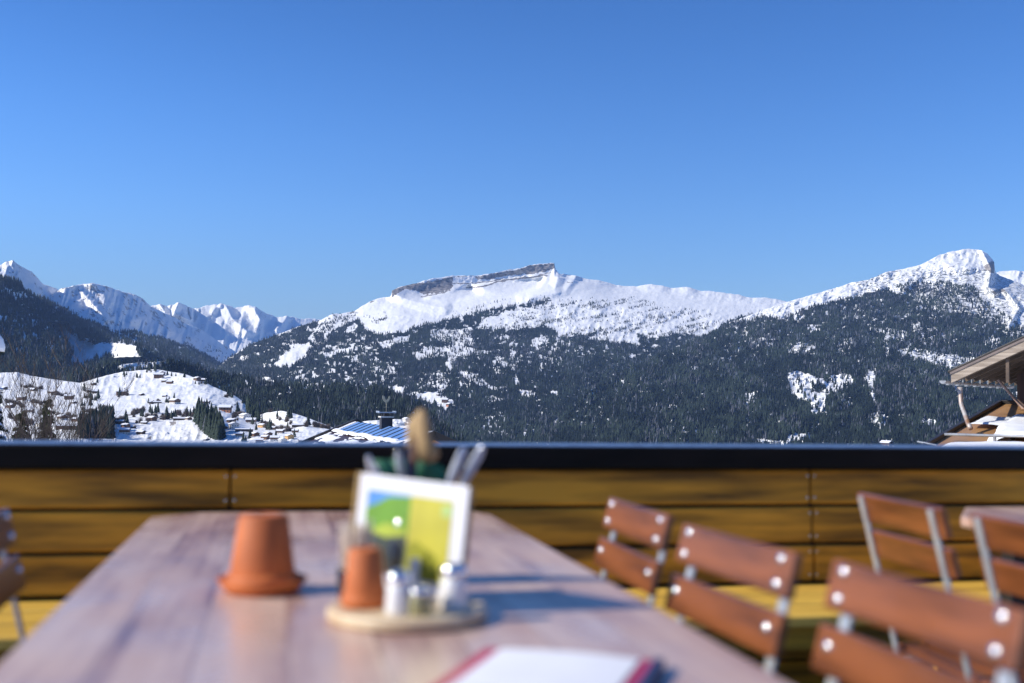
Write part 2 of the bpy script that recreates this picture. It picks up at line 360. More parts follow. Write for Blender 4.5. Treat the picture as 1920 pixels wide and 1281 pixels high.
# --- plateau mountain in the middle
fE = dens_map([
    (A1((1180, 720), (1280, 640), (1400, 560), (1560, 500), (1700, 450), (1820, 400), (1860, 400))+A2((0, 440), (110, 425), (90, 470), (60, 520), (110, 560), (170, 490), (250, 450), (330, 415), (380, 480), (440, 500), (530, 500), (640, 465), (800, 430), (930, 395), (1050, 360), (1200, 345), (1380, 305), (1430, 310), (1300, 350), (1150, 380), (1040, 420), (1000, 460), (1050, 470), (1250, 475), (1380, 450), (1420, 470), (1500, 515), (1640, 490), (1700, 470), (1900, 495), (1920, 560))+A3((300, 590), (400, 540), (600, 560), (700, 590), (800, 565), (870, 560), (1000, 590), (1100, 500), (1200, 460), (1400, 440), (1640, 470))+[(1980, 600), (1980, 900), (380, 900)], 1.0),
    (A2((0, 610), (60, 545), (75, 572), (10, 655), (-60, 690), (-80, 685)), 0.0), (A6((700, 570), (830, 465), (960, 440), (975, 455), (880, 590), (680, 690), (610, 655)), 0.0),
    (A6((940, 400), (1000, 310), (1070, 250), (1130, 200), (1200, 160), (1300, 190), (1380, 230), (1300, 280), (1200, 280), (1130, 350), (1160, 420), (1050, 470)), .22),
    (A6((1000, 340), (1110, 330), (1120, 430), (1020, 430)), .9),
    (A2((250, 490), (290, 455), (330, 440), (320, 480), (260, 500)), .1),
    (A6((1220, 530), (1400, 480), (1400, 495), (1220, 545)), .05), (A6((1240, 460), (1340, 430), (1330, 460), (1240, 490)), .4), (A6((1100, 560), (1170, 545), (1160, 580), (1110, 585)), .3),
    (A2((730, 470), (960, 470), (985, 560), (880, 565), (740, 520)), .42), (A2((650, 600), (720, 580), (900, 560), (1100, 600), (900, 620), (850, 695), (815, 690), (840, 625), (660, 640)), .25),
    (A2((430, 545), (620, 505), (625, 535), (480, 580)), .12), (A2((150, 610), (310, 570), (310, 582), (150, 632)), .1), (A2((270, 620), (350, 620), (340, 660), (280, 655)), .35),
    (A2((420, 680), (500, 680), (545, 740), (430, 705)), .5), (A2((350, 570), (400, 560), (400, 600), (350, 600)), .5),
    (A2((510, 800), (590, 795), (600, 832), (700, 828), (800, 830), (870, 880), (872, 900), (825, 932), (760, 890), (640, 842), (560, 832)), 0.0),
    (A2((780, 720), (830, 720), (850, 780), (800, 850), (770, 800)), .4), (A2((910, 700), (980, 720), (1080, 790), (1180, 800), (1080, 812), (1000, 782), (920, 740)), .25),
    (A2((1200, 590), (1220, 600), (1215, 640), (1195, 620)), .1), (A2((1220, 730), (1240, 740), (1240, 790), (1215, 780)), .2), (A2((1320, 520), (1400, 513), (1405, 545), (1350, 560), (1315, 550)), .15),
    (A2((1350, 660), (1370, 660), (1370, 720), (1350, 710)), .2), (A2((1410, 830), (1460, 820), (1455, 838), (1415, 840)), .1), (A2((1730, 772), (1900, 725), (1900, 750), (1740, 782)), .25), (A2((1860, 600), (1900, 605), (1890, 630), (1860, 625)), .2),
    (A2((1040, 840), (1090, 850), (1080, 890), (1045, 880)), .3), (A2((1240, 810), (1330, 815), (1340, 850), (1250, 850)), .4),
    (A2((1790, 945), (1820, 950), (1815, 980), (1790, 970)), .2), (A2((1700, 990), (1900, 1000), (1900, 1090), (1700, 1080)), .72),
    (A6((470, 790), (560, 790), (620, 830), (500, 820)), .1), (A6((800, 880), (960, 870), (1010, 845), (1110, 850), (1100, 865), (960, 890), (810, 900)), .08), (A6((820, 790), (875, 785), (875, 805), (820, 810)), .1),
    (A6((945, 920), (1020, 920), (1030, 970), (1120, 965), (1110, 990), (1030, 985), (960, 945)), .05), (A6((1180, 970), (1240, 940), (1300, 940), (1350, 970), (1330, 1010), (1280, 1000), (1210, 1000)), .08), (A6((1530, 905), (1590, 905), (1590, 930), (1540, 930)), .05),
    (A6((740, 800), (760, 800), (760, 825), (745, 825)), .2), (A6((1160, 700), (1230, 710), (1220, 750), (1180, 740)), .1), (A6((1340, 590), (1430, 570), (1430, 620), (1360, 630)), .5),
    (A6((400, 540), (470, 540), (460, 580), (410, 580)), .4), (A6((260, 560), (360, 560), (330, 610), (250, 620)), .4),
    (A3((900, 885), (1040, 860), (1060, 835), (1130, 828), (1160, 870), (1240, 920), (1262, 975), (1190, 950), (1120, 880), (1030, 905), (920, 910)), .22), (A3((900, 790), (1140, 815), (1130, 840), (1060, 850), (960, 810)), .3),
    (A3((740, 925), (890, 930), (900, 1010), (800, 1010)), .38), (A3((600, 980), (650, 978), (640, 995), (600, 995)), .1), (A3((640, 760), (700, 740), (800, 720), (800, 740), (700, 760)), .3),
    (A3((420, 850), (500, 820), (590, 795), (590, 812), (500, 840), (420, 858)), .15), (A3((1040, 760), (1060, 755), (1055, 790), (1035, 785)), .2),
    (A3((1180, 1050), (1250, 1040), (1265, 1075), (1190, 1095)), .25), (A3((1040, 1080), (1160, 1100), (1150, 1150), (1050, 1130)), .4), (A3((980, 1055), (1040, 1055), (1040, 1070), (980, 1070)), .2), (A3((480, 1030), (560, 1040), (560, 1060), (490, 1050)), .3),
], warp=5, seed=5)
# sparse trees on the open snow below the plateau
fEs = dens_map([(A2((1000, 420), (1150, 370), (1430, 300), (1500, 340), (1900, 400), (1920, 500), (1000, 480)), .30), (A3((0, 350), (300, 380), (550, 360), (1000, 450), (1100, 520), (800, 590), (200, 600), (0, 560)), .28), (A2((380, 400), (500, 390), (500, 420), (430, 430)), .5), (A2((680, 430), (900, 380), (1100, 300), (1200, 300), (1000, 370), (700, 450)), .10),
                (A2((0, 450), (110, 420), (190, 385), (330, 370), (330, 400), (200, 440), (120, 560)), .5)], warp=8, seed=15)
def eRock(x, y):
    r = np.zeros(x.shape); wx = x+(fbm(x/6, y/6, 3, 51)-.5)*5; wy = y+(fbm(x/6, y/6, 3, 52)-.5)*4
    for p in [A2((520, 292), (522, 250), (545, 240), (640, 215), (740, 203), (800, 190), (870, 178), (868, 235), (850, 246), (790, 266), (700, 278), (640, 250), (600, 248), (560, 270)),
              A2((1250, 128), (1300, 112), (1440, 100), (1443, 128), (1380, 150), (1290, 165), (1250, 160)), A2((990, 175), (1060, 165), (1250, 135), (1255, 165), (1180, 172), (1080, 190), (1000, 195))]:
        r = np.maximum(r, in_poly(wx, wy, p)*1.0)
    for pl, wd in [(A2((690, 292), (780, 275), (850, 252)), 1.9), (A2((865, 216), (960, 215), (1060, 205), (1150, 190)), 1.5), (A2((940, 240), (1040, 232), (1120, 205), (1250, 185), (1400, 170)), 2.2), (A2((1260, 180), (1330, 175), (1420, 150)), 1.3), (A2((400, 322), (430, 312)), 1.5), (A2((290, 385), (310, 372)), 2.2), (A2((1510, 205), (1545, 212)), 1.5), (A2((860, 180), (990, 168)), 1.2)]:
        r = np.maximum(r, np.clip(1.25-dline(wx, wy, pl)/wd, 0, 1))
    return r*.95
skyE = [(380, 716), (427, 673), (467, 647), (520, 627), (567, 610), (597, 602), (623, 589), (640, 588), (657, 585), (665, 583), (680, 573), (700, 563), (715, 558), (733, 556), (735, 545), (747, 539), (777, 532), (807, 523), (850, 517), (893, 517), (927, 512), (957, 505), (977, 503), (993, 497), (1010, 495), (1040, 493), (1041, 503), (1048, 513), (1067, 515), (1080, 517), (1100, 523), (1123, 525), (1157, 535), (1193, 537), (1216, 533), (1239, 535), (1259, 540), (1289, 538), (1311, 545), (1334, 546), (1364, 550), (1387, 553), (1410, 559), (1433, 558), (1456, 561), (1475, 566), (1600, 600), (1700, 640)]
def rE(x): return float(np.interp(x, [380, 427, 520, 623, 733, 860, 1040, 1200, 1475, 1700], [6200, 6400, 6500, 6800, 7300, 7700, 8000, 8300, 8600, 8600]))
layer('plateau_mountain', 380, 1700, [
    [(x, y, rE(x)) for x, y in skyE],
    [(380, 722, 6000), (520, 645, 6100), (623, 610, 6300), (680, 592, 6700), (700, 584, 6800), (735, 569, 7030), (765, 561, 7200), (800, 556, 7380), (865, 541, 7600), (950, 528, 7850), (1045, 519, 7900), (1150, 545, 8000), (1475, 580, 8200), (1700, 645, 8300)],
    [(380, 740, 5600), (520, 665, 5600), (640, 640, 5700), (735, 610, 5900), (860, 596, 6300), (1000, 575, 6700), (1100, 570, 6900), (1300, 590, 7000), (1475, 610, 7000), (1700, 660, 7000)],
    [(380, 760, 4700), (640, 720, 4500), (860, 690, 4600), (1100, 690, 4600), (1300, 700, 4700), (1700, 720, 4800)],
    [(380, 880, 2900), (860, 880, 2700), (1700, 880, 2700)]],
    amp=58, wl=30, seed=40, ridged=False, aniso=.8, jit=1.0, rockf=eRock, forestf=fE,
    scrubf=lambda x, y: np.clip((y-540)/40, 0, 1)*np.clip((x-980)/160, 0, 1)*.28+.15*(x < 720)+.08,
    damp=lambda x, y: .35+.65*np.clip((y-555)/30, 0, 1)*np.clip((x-880)/200, .25, 1),
    patches=[(A2((700, 296), (860, 258), (960, 225), (1030, 275), (850, 320)), 0, 0, 0, 845, 3.6), (A2((1000, 225), (1180, 195), (1380, 182), (1345, 238), (1200, 277), (1040, 262)), 0, 0, 0, 945, 2.6)],
    spurs=[(A2((525, 270), (600, 300), (700, 330), (820, 350)), 16, 130), (A2((1465, 160), (1440, 250), (1260, 300)), 14, 90), (A2((1560, 175), (1500, 260), (1300, 300)), 10, 60)])

# --- big mountain on the right
fF = dens_map([
    (A4((-700, 600), (0, 490), (100, 468), (200, 482), (330, 432), (430, 402), (530, 372), (640, 355), (720, 332), (800, 320), (850, 330), (950, 360), (1100, 420), (1300, 440), (1450, 500), (1586, 560), (1800, 600), (1800, 1500), (-1500, 1500), (-1500, 800)), 1.0),
    (A4((850, 300), (950, 270), (1100, 270), (1300, 300), (1350, 390), (1500, 500), (1450, 520), (1300, 460), (1100, 440), (950, 370)), .48),
    (A4((1200, 400), (1400, 400), (1550, 520), (1400, 480), (1250, 440)), .3), (A4((1430, 520), (1586, 530), (1586, 600), (1500, 600)), .4),
    (A4((690, 545), (760, 530), (910, 545), (915, 600), (860, 605), (800, 580), (760, 562)), .3), (A4((793, 580), (812, 580), (806, 700), (788, 700)), .05),
    (A4((860, 650), (1000, 655), (1150, 690), (1330, 700), (1300, 730), (1200, 778), (1080, 745), (960, 705), (870, 680)), .13), (A4((1360, 600), (1460, 595), (1460, 635), (1400, 640)), .25),
    (A4((240, 785), (310, 778), (380, 805), (470, 850), (480, 800), (600, 798), (640, 845), (560, 870), (500, 905), (470, 935), (445, 1000), (460, 1030), (370, 1040), (380, 980), (300, 960), (262, 920), (240, 860)), .06),
    (A4((360, 840), (440, 850), (450, 905), (380, 905)), .55), (A4((690, 770), (728, 785), (742, 985), (725, 985), (700, 880), (668, 820)), .07), (A4((700, 1040), (760, 1000), (812, 1042), (800, 1105), (740, 1125), (698, 1075)), .15),
    (A4((1005, 1060), (1085, 1060), (1085, 1092), (1010, 1094)), 0.0), (A4((220, 620), (400, 600), (400, 690), (230, 680)), .5), (A4((510, 590), (600, 590), (600, 690), (510, 680)), .5), (A4((410, 580), (480, 580), (480, 610), (410, 620)), .5),
    (A4((570, 950), (610, 950), (600, 990), (575, 980)), .15), (A4((60, 1160), (230, 1190), (240, 1140), (360, 1130), (375, 1170), (250, 1215), (60, 1215)), .05), (A4((0, 900), (40, 900), (45, 980), (0, 1000)), .3), (A4((0, 1040), (40, 1040), (30, 1090), (0, 1090)), .3),
    (A4((370, 1060), (430, 1070), (420, 1110), (370, 1110)), .3), (A4((770, 1180), (840, 1170), (850, 1230), (760, 1230)), .1), (A4((560, 1200), (620, 1200), (620, 1230), (560, 1230)), .1), (A4((980, 790), (1040, 790), (1030, 805), (985, 805)), .2), (A4((1130, 560), (1140, 600), (1130, 640), (1125, 600)), .2), (A4((940, 505), (990, 505), (1020, 590), (960, 560)), .4),
    (A4((1480, 900), (1560, 900), (1560, 940), (1500, 930)), .2), (A4((180, 780), (200, 900), (150, 1000), (130, 900)), .85)], warp=5, seed=6)
def fRock(x, y):
    r = np.zeros(x.shape); wx = x+(fbm(x/6, y/6, 3, 61)-.5)*5; wy = y+(fbm(x/6, y/6, 3, 62)-.5)*4
    for p in [A4((1350, 180), (1395, 150), (1418, 160), (1420, 220), (1400, 225), (1375, 205)), A4((1395, 325), (1450, 310), (1490, 320), (1420, 345))]: r = np.maximum(r, in_poly(wx, wy, p)*1.0)
    for pl, wd in [(A4((1200, 400), (1300, 420), (1420, 412)), 2.0), (A4((1150, 190), (1210, 170)), 1.2)]: r = np.maximum(r, np.clip(1.2-dline(wx, wy, pl)/wd, 0, 1))
    return r*.9
skyF = [(1040, 800), (1100, 735), (1180, 695), (1250, 660), (1328, 626), (1370, 604), (1400, 593), (1439, 579), (1475, 566), (1515, 555), (1561, 542), (1597, 530), (1630, 524), (1662, 510), (1695, 504), (1728, 496), (1761, 478), (1787, 471), (1816, 466), (1839, 469), (1852, 476), (1864, 491), (1866, 510), (1875, 517), (1902, 527), (1920, 535), (1990, 560)]
def rF(x): return float(np.interp(x, [1040, 1180, 1328, 1475, 1700, 1864, 1868, 1990], [3300, 4000, 5000, 5700, 6500, 7000, 6700, 6300]))
layer('right_mountain', 1040, 1990, [
    [(x, y, rF(x)) for x, y in skyF],
    [(1040, 815, 3200), (1180, 715, 3700), (1328, 640, 4700), (1475, 590, 5200), (1650, 560, 5800), (1800, 530, 6000), (1866, 540, 6000), (1920, 560, 5700), (1990, 590, 5400)],
    [(1040, 840, 3000), (1180, 760, 3300), (1328, 700, 3900), (1475, 660, 4300), (1650, 640, 4500), (1800, 650, 4500), (1990, 660, 4200)],
    [(1040, 860, 2700), (1180, 800, 2950), (1328, 770, 3150), (1650, 740, 3350), (1990, 740, 3200)],
    [(1040, 885, 2300), (1990, 885, 2200)]],
    amp=75, wl=28, seed=47, aniso=.8, jit=1.0, rockf=fRock, forestf=fF,
    scrubf=lambda x, y: np.clip(.55+.3*(y > 505)*(x > 1600)+(x < 1500)*.15, 0, 1)*1.0,
    spurs=[(A4((1345, 90), (1400, 200), (1380, 300), (1420, 330)), 9, 220), (A4((1480, 320), (1560, 420), (1500, 520)), 8, 130), (A4((1000, 170), (900, 300), (700, 420)), 30, 90)])

# --- wooded hill behind the village
fG = dens_map([([(-60, 440), (1980, 440), (1980, 900), (-60, 900)], 1.0), ([(280, 692), (320, 684), (300, 668), (270, 672), (225, 676), (215, 690), (240, 702)], .1)], seed=7)
layer('wooded_hill', 120, 930, [
    [(120, 715, 2500), (150, 700, 2500), (185, 690, 2500), (220, 684, 2550), (260, 680, 2600), (300, 678, 2650), (340, 681, 2700), (380, 692, 2800), (430, 705, 2850), (480, 713, 2800), (520, 722, 2700), (560, 722, 2650), (640, 722, 2550), (720, 732, 2450), (790, 762, 2300), (840, 800, 2150), (880, 835, 2050), (930, 860, 2000)],
    [(120, 780, 2300), (400, 790, 2300), (560, 790, 2100), (930, 880, 1800)],
    [(120, 870, 1900), (930, 895, 1500)]], amp=40, wl=30, seed=55, forestf=fG)

# --- the snowy village hill
fH = dens_map([(A1((490, 740), (560, 725), (690, 705), (720, 690), (640, 620), (480, 600), (430, 700)), 1), 
               (s3([(835, 525), (900, 535), (990, 590), (1020, 650), (1018, 720), (960, 700), (850, 620), (825, 570)], 150, 640, 3.84), .9),
               (s3([(0, 640), (60, 625), (150, 580), (235, 585), (225, 650), (240, 700), (0, 700)], 150, 640, 3.84), .8), (A1((1385, 850), (1440, 900), (1460, 990), (1400, 980)), .9)], warp=3, seed=9)
brown = [s3(q, 150, 640, 3.84) for q in ([(380, 510), (470, 470), (480, 478), (400, 530), (240, 575), (240, 560)], [(640, 580), (690, 575), (690, 600), (650, 610)], [(1100, 455), (1150, 425), (1165, 435), (1105, 475)], [(480, 700), (520, 680), (520, 700), (540, 730), (500, 735)], [(380, 600), (410, 605), (390, 622), (370, 620)], [(500, 450), (570, 430), (580, 440), (500, 458)], [(640, 350), (690, 335), (650, 355)], [(300, 540), (350, 520), (330, 560)])]
def hRock(x, y):
    wx = x+(fbm(x/4, y/4, 3, 81)-.5)*6; wy = y+(fbm(x/4, y/4, 3, 82)-.5)*3; r = np.zeros(x.shape)
    for p in brown: r = np.maximum(r, in_poly(wx, wy, p)*.62)
    return r
layer('village_hill', -40, 900, [
    [(-40, 705, 2300), (0, 699, 2300), (33, 698, 2300), (60, 705, 2250), (110, 713, 2200), (150, 718, 2150), (175, 711, 2150), (200, 704, 2200), (230, 697, 2250), (262, 694, 2250), (290, 692, 2250), (320, 697, 2200), (345, 701, 2150), (370, 710, 2050), (400, 725, 1950), (440, 742, 1850), (455, 752, 1800), (468, 772, 1700), (480, 780, 1600), (500, 774, 1500), (527, 770, 1450), (550, 775, 1420), (567, 780, 1400), (610, 796, 1330), (627, 803, 1300), (642, 813, 1300), (655, 795, 1300), (690, 789, 1300), (740, 786, 1300), (768, 787, 1300), (785, 800, 1300), (820, 835, 1300), (900, 862, 1300)],
    [(-40, 740, 1850), (150, 750, 1750), (290, 740, 1800), (400, 755, 1600), (480, 795, 1450), (560, 800, 1250), (640, 812, 1180), (900, 862, 1150)],
    [(-40, 790, 1350), (150, 790, 1300), (300, 785, 1350), (400, 795, 1250), (480, 812, 1150), (640, 830, 1050), (900, 872, 1000)],
    [(-40, 875, 900), (900, 885, 900)]], amp=30, wl=34, seed=63, aniso=1.0, forestf=fH, rockf=hRock, jit=.6, scrubf=lambda x, y: .15+.25*(y > 770),
    spurs=[(A1((1100, 750), (1000, 800), (900, 900)), 18, 30)], bottom_z=-200)

# --- near slope falling from the terrace to the valley, and the wide ground under it all
Rg = np.array([4.6, 8, 14, 25, 45, 80, 140, 250, 450, 700, 1000]); Ag = np.radians(np.linspace(-60, 60, 121))
Zg = np.interp(Rg, [4.6, 60, 250, 1000], [-3.2, -7, -24, -75])
XX = Rg[:, None]*np.sin(Ag+.2); YY = Rg[:, None]*np.cos(Ag+.2)
ZZ = Zg[:, None]+(fbm(XX/30, YY/30, 3, 5)-.5)*np.clip(Rg/60, 0, 3)[:, None]
idx = np.arange(XX.size).reshape(XX.shape); F = np.stack([idx[:-1, :-1], idx[:-1, 1:], idx[1:, 1:], idx[1:, :-1]], -1).reshape(-1, 4)
z0 = np.zeros(XX.size)
tag(np_mesh('near_slope', np.stack([XX, YY, ZZ], -1).reshape(-1, 3), F, [M_TER], dict(rock=z0, forest=z0, scrub=z0), smooth=True), kind='structure')
g = MB(); g.add([(-29000, -29000, -262), (29000, -29000, -262), (29000, 39000, -262), (-29000, 39000, -262)], [(0, 1, 2, 3)])
tag(g.build('ground', simple('valley_snow', (.85, .87, .9), (.8, .82, .86), .8, .001)), kind='structure')

# ------------------------------------------------------------------ forests (far-off woods: nobody could count them)
def tree_tpl(sides, tiers):
    V = []; F = []
    for z0_, z1_, r in tiers:
        n = len(V)
        for k in range(sides):
            a = 2*math.pi*(k+.13*n)/sides; q = r*(1+.25*math.sin(k*2.4+n)); V.append((q*math.cos(a), q*math.sin(a), z0_+.03*math.cos(k*3.1)))
        V.append((0, 0, z1_)); F += [(n+k, n+(k+1) % sides, n+sides) for k in range(sides)]
    return np.array(V), np.array(F)
TP3 = tree_tpl(6, [(.05, .5, .17), (.25, .72, .135), (.48, .88, .10), (.68, 1.0, .06)]); TP2 = tree_tpl(5, [(.05, .62, .17), (.36, 1.0, .12)])
def forest(name, lay, densf, count, h0, h1, tpl=TP2, label='', cat='forest', brown_=.1, xr=None):
    xs, Y, R, P = LAY[lay]; Yc = (Y[:-1, :-1]+Y[1:, 1:])/2; Xc = np.broadcast_to((xs[:-1]+xs[1:])/2, Yc.shape); dy = Y[1:, :-1]-Y[:-1, :-1]
    d = densf(Xc, Yc); hN = fbm(Xc/7, Yc/5, 3, 90)
    wgt = dy*np.where(d > .8, np.where(hN > .66, .25, 1.0), d*(.4+1.6*(hN > .5)))*(Yc < 862)
    if xr: wgt = wgt*(Xc > xr[0])*(Xc < xr[1])
    wgt = wgt*(R[:-1, :-1]/4000)**.5
    p = (wgt/wgt.sum()).ravel(); c = rng.choice(p.size, count, p=p); r, q = np.divmod(c, Yc.shape[1]); u, v = rng.random(count)[:, None], rng.random(count)[:, None]
    pos = P[r, q]*(1-u)*(1-v)+P[r+1, q]*u*(1-v)+P[r, q+1]*(1-u)*v+P[r+1, q+1]*u*v
    hgt = rng.uniform(h0, h1, count)*rng.choice([.6, .85, 1, 1.1], count); ang = rng.uniform(0, 6.28, count); V, F = tpl
    wd = hgt*rng.uniform(.85, 1.35, count); ca, sa = np.cos(ang), np.sin(ang)
    x = (V[:, 0][None]*ca[:, None]-V[:, 1][None]*sa[:, None])*wd[:, None]+pos[:, :1]; y = (V[:, 0][None]*sa[:, None]+V[:, 1][None]*ca[:, None])*wd[:, None]+pos[:, 1:2]
    z = V[:, 2][None]*hgt[:, None]+pos[:, 2:3]-.5
    VV = np.stack([x, y, z], -1).reshape(-1, 3); FF = (F[None]+(np.arange(count)*len(V))[:, None, None]).reshape(-1, 3)
    px_ = xs[q]; py_ = Y[r, q]; bn = fbm(px_/40, py_/25, 3, 95); fz = fbm(px_/18, py_/9, 3, 88)
    tint = np.where(rng.random(count) < np.clip((bn-.5)*4, 0, 1)*brown_*4+.02, .95, np.clip(rng.random(count)*.34+.55*np.clip((fbm(px_/34+py_/30, py_/12-px_/55, 4, 99)-.40)*4.5, 0, 1)-.03, 0, .78))
    tint = np.where(rng.random(count) < np.clip((fz-.55)*2, 0, .22)*np.clip((735-py_)/50, .12, 1), .98, tint)
    o = np_mesh(name, VV, FF, [M_FOR], dict(tint=np.repeat(tint, len(V))))
    return tag(o, label, cat, kind='stuff')
forest('conifer_forest', 'plateau_mountain', lambda x, y: np.maximum(fE(x, y), fEs(x, y)*0), 64000, 11, 19, label='dark spruce forest covering the lower flank of the flat-topped mountain', brown_=.06)
forest('scattered_dwarf_conifers', 'plateau_mountain', lambda x, y: fEs(x, y)*(fE(x, y) < .5)*(.1+2.2*(fbm((x+y*2)/26, (y+x*.22)/3.5, 3, 77) > .55)), 3000, 7, 15, label='scattered stunted spruces on the open snow under the plateau', brown_=.0)
forest('conifer_forest', 'right_mountain', fF, 54000, 11, 19, label='dark spruce forest covering the slope of the pointed right-hand mountain', brown_=.06)
forest('conifer_forest', 'left_forest_slope', fD, 16000, 14, 22, label='blue-shaded spruce forest around the ski slope on the left mountainside', brown_=.03)
forest('conifer_forest', 'far_ridge', lambda x, y: fC1(x, y)*(y > 580), 9000, 15, 22, label='shaded spruce forest along the foot of the long snowy ridge', brown_=.02)
forest('conifer_forest', 'wooded_hill', fG, 17000, 10, 17, TP3, 'dense spruce wood on the hill right behind the village', brown_=.06)
forest('conifer_forest', 'village_hill', lambda x, y: fH(x, y)*(fH(x, y) > .3), 700, 14, 22, TP3, 'small spruce woods standing on the snowy village hill', brown_=.03)

# ------------------------------------------------------------------ village houses (each a thing of its own)
M_BARN = simple('weathered_barn_wood', (.10, .065, .045), (.045, .03, .022), .85, 3, (1, 1, 6))
M_BRN = simple('brown_timber', (.20, .105, .06), (.10, .055, .035), .8, 3, (1, 1, 6))
M_WHT = simple('white_render', (.72, .69, .64), (.62, .6, .56), .8, 2)
M_YEL = simple('yellow_render', (.70, .42, .16), (.60, .36, .14), .8, 2)
M_ORG = simple('orange_render', (.62, .26, .13), (.5, .2, .1), .8, 2)
M_RSN = simple('roof_snow', (.88, .89, .92), (.78, .8, .84), .7, .6, bump=.2)
M_PAN = simple('dark_glass', (.03, .04, .06), (.02, .025, .04), .12, 3)
def house_proto(w_, l_, h_, wall, chim=True, wins=True, up=None):
    r = thing('proto_house', 'x', 'x'); rh = w_*.5*.42
    mb = MB(); mb.box((0, 0, h_*.5), (w_, l_, h_)); mb.add([(-w_/2, -l_/2, h_), (w_/2, -l_/2, h_), (0, -l_/2, h_+rh), (-w_/2, l_/2, h_), (w_/2, l_/2, h_), (0, l_/2, h_+rh)], [(0, 1, 2), (3, 5, 4), (0, 2, 5, 3), (1, 4, 5, 2)])
    if up:
        mb.box((0, 0, h_*.74), (w_+.12, l_+.12, h_*.5), 1); mb.add([(-w_/2, -l_/2-.08, h_), (w_/2, -l_/2-.08, h_), (0, -l_/2-.08, h_+rh)], [(0, 1, 2)], 1)
    mb.build('wall', [wall, up or wall], r)
    rf = MB(); o = 1.0
    for sg in (-1, 1):
        a = Vector((0, 0, h_+rh+.25)); b = Vector((sg*(w_/2+o), 0, h_+rh-(w_/2+o)*.42+.25)); y = l_/2+o
        for dz0, dz1, mi in ((-.25, 0, 1), (0, .45, 0)):
            vs = [Vector((a.x, -y, a.z+dz0)), Vector((b.x, -y, b.z+dz0)), Vector((b.x, y, b.z+dz0)), Vector((a.x, y, a.z+dz0)), Vector((a.x, -y, a.z+dz1)), Vector((b.x, -y, b.z+dz1)), Vector((b.x, y, b.z+dz1)), Vector((a.x, y, a.z+dz1))]
            rf.add(vs, [(0, 3, 2, 1), (4, 5, 6, 7), (0, 1, 5, 4), (1, 2, 6, 5), (2, 3, 7, 6), (3, 0, 4, 7)], mi)
    ro = rf.build('roof', [M_RSN, M_BARN], r)
    if chim: MB().box((w_*.15, l_*.1, h_+rh+.6), (.8, .8, 2.2)).build('chimney', M_WHT, ro)
    if wins:
        for k in range(3):
            for z in ((.28, .7) if h_ > 5 else (.5,)):
                for sg in (-1, 1): MB().box((-w_*.3+k*w_*.3, sg*(l_/2+.12), h_*z), (1.1, .1, 1.3)).build('window', M_PAN, r)
                MB().box((-w_/2-.12, -l_*.3+k*l_*.3, h_*z), (.1, 1.1, 1.3)).build('window', M_PAN, r)
    return r
PR = dict(barn=(8, 9, 4, M_BARN, False, False, None), brown=(11, 13, 6.5, M_BRN, True, True, None), chalet=(12, 14, 7, M_WHT, True, True, M_BRN), white=(13, 16, 8, M_WHT, True, True, None),
          yellow=(11, 13, 7, M_YEL, True, True, None), orange=(10, 12, 6, M_ORG, True, True, M_BRN), long=(12, 36, 6, M_BARN, False, True, None), hall=(16, 62, 7, M_BRN, False, True, None))
PB = {k: house_proto(*v) for k, v in PR.items()}; used = set()
def house(kind, px, py, lay, label, wpx=12, rz=0, group=None, name=None):
    p, R = sample(lay, px, py); base = PR[kind]
    src = PB[kind]; r = src if kind not in used else copy_tree(src); used.add(kind)
    k = (wpx*1.05*R/FPX)/max(base[0]+1.5, base[1]*.8); k = max(.45, min(k, 2.0))
    r.name = name or {'barn': 'barn', 'long': 'farm_building', 'hall': 'hall'}.get(kind, 'house')
    r.location = (p.x, p.y, p.z-.9); r.scale = (k, k, k); r.rotation_euler = (0, 0, rz)
    for q in ('group', 'kind'): 
        if q in r: del r[q]
    return tag(r, label, {'barn': 'barn', 'hall': 'hall'}.get(kind, 'house'), group)
HV = 'village_hill'
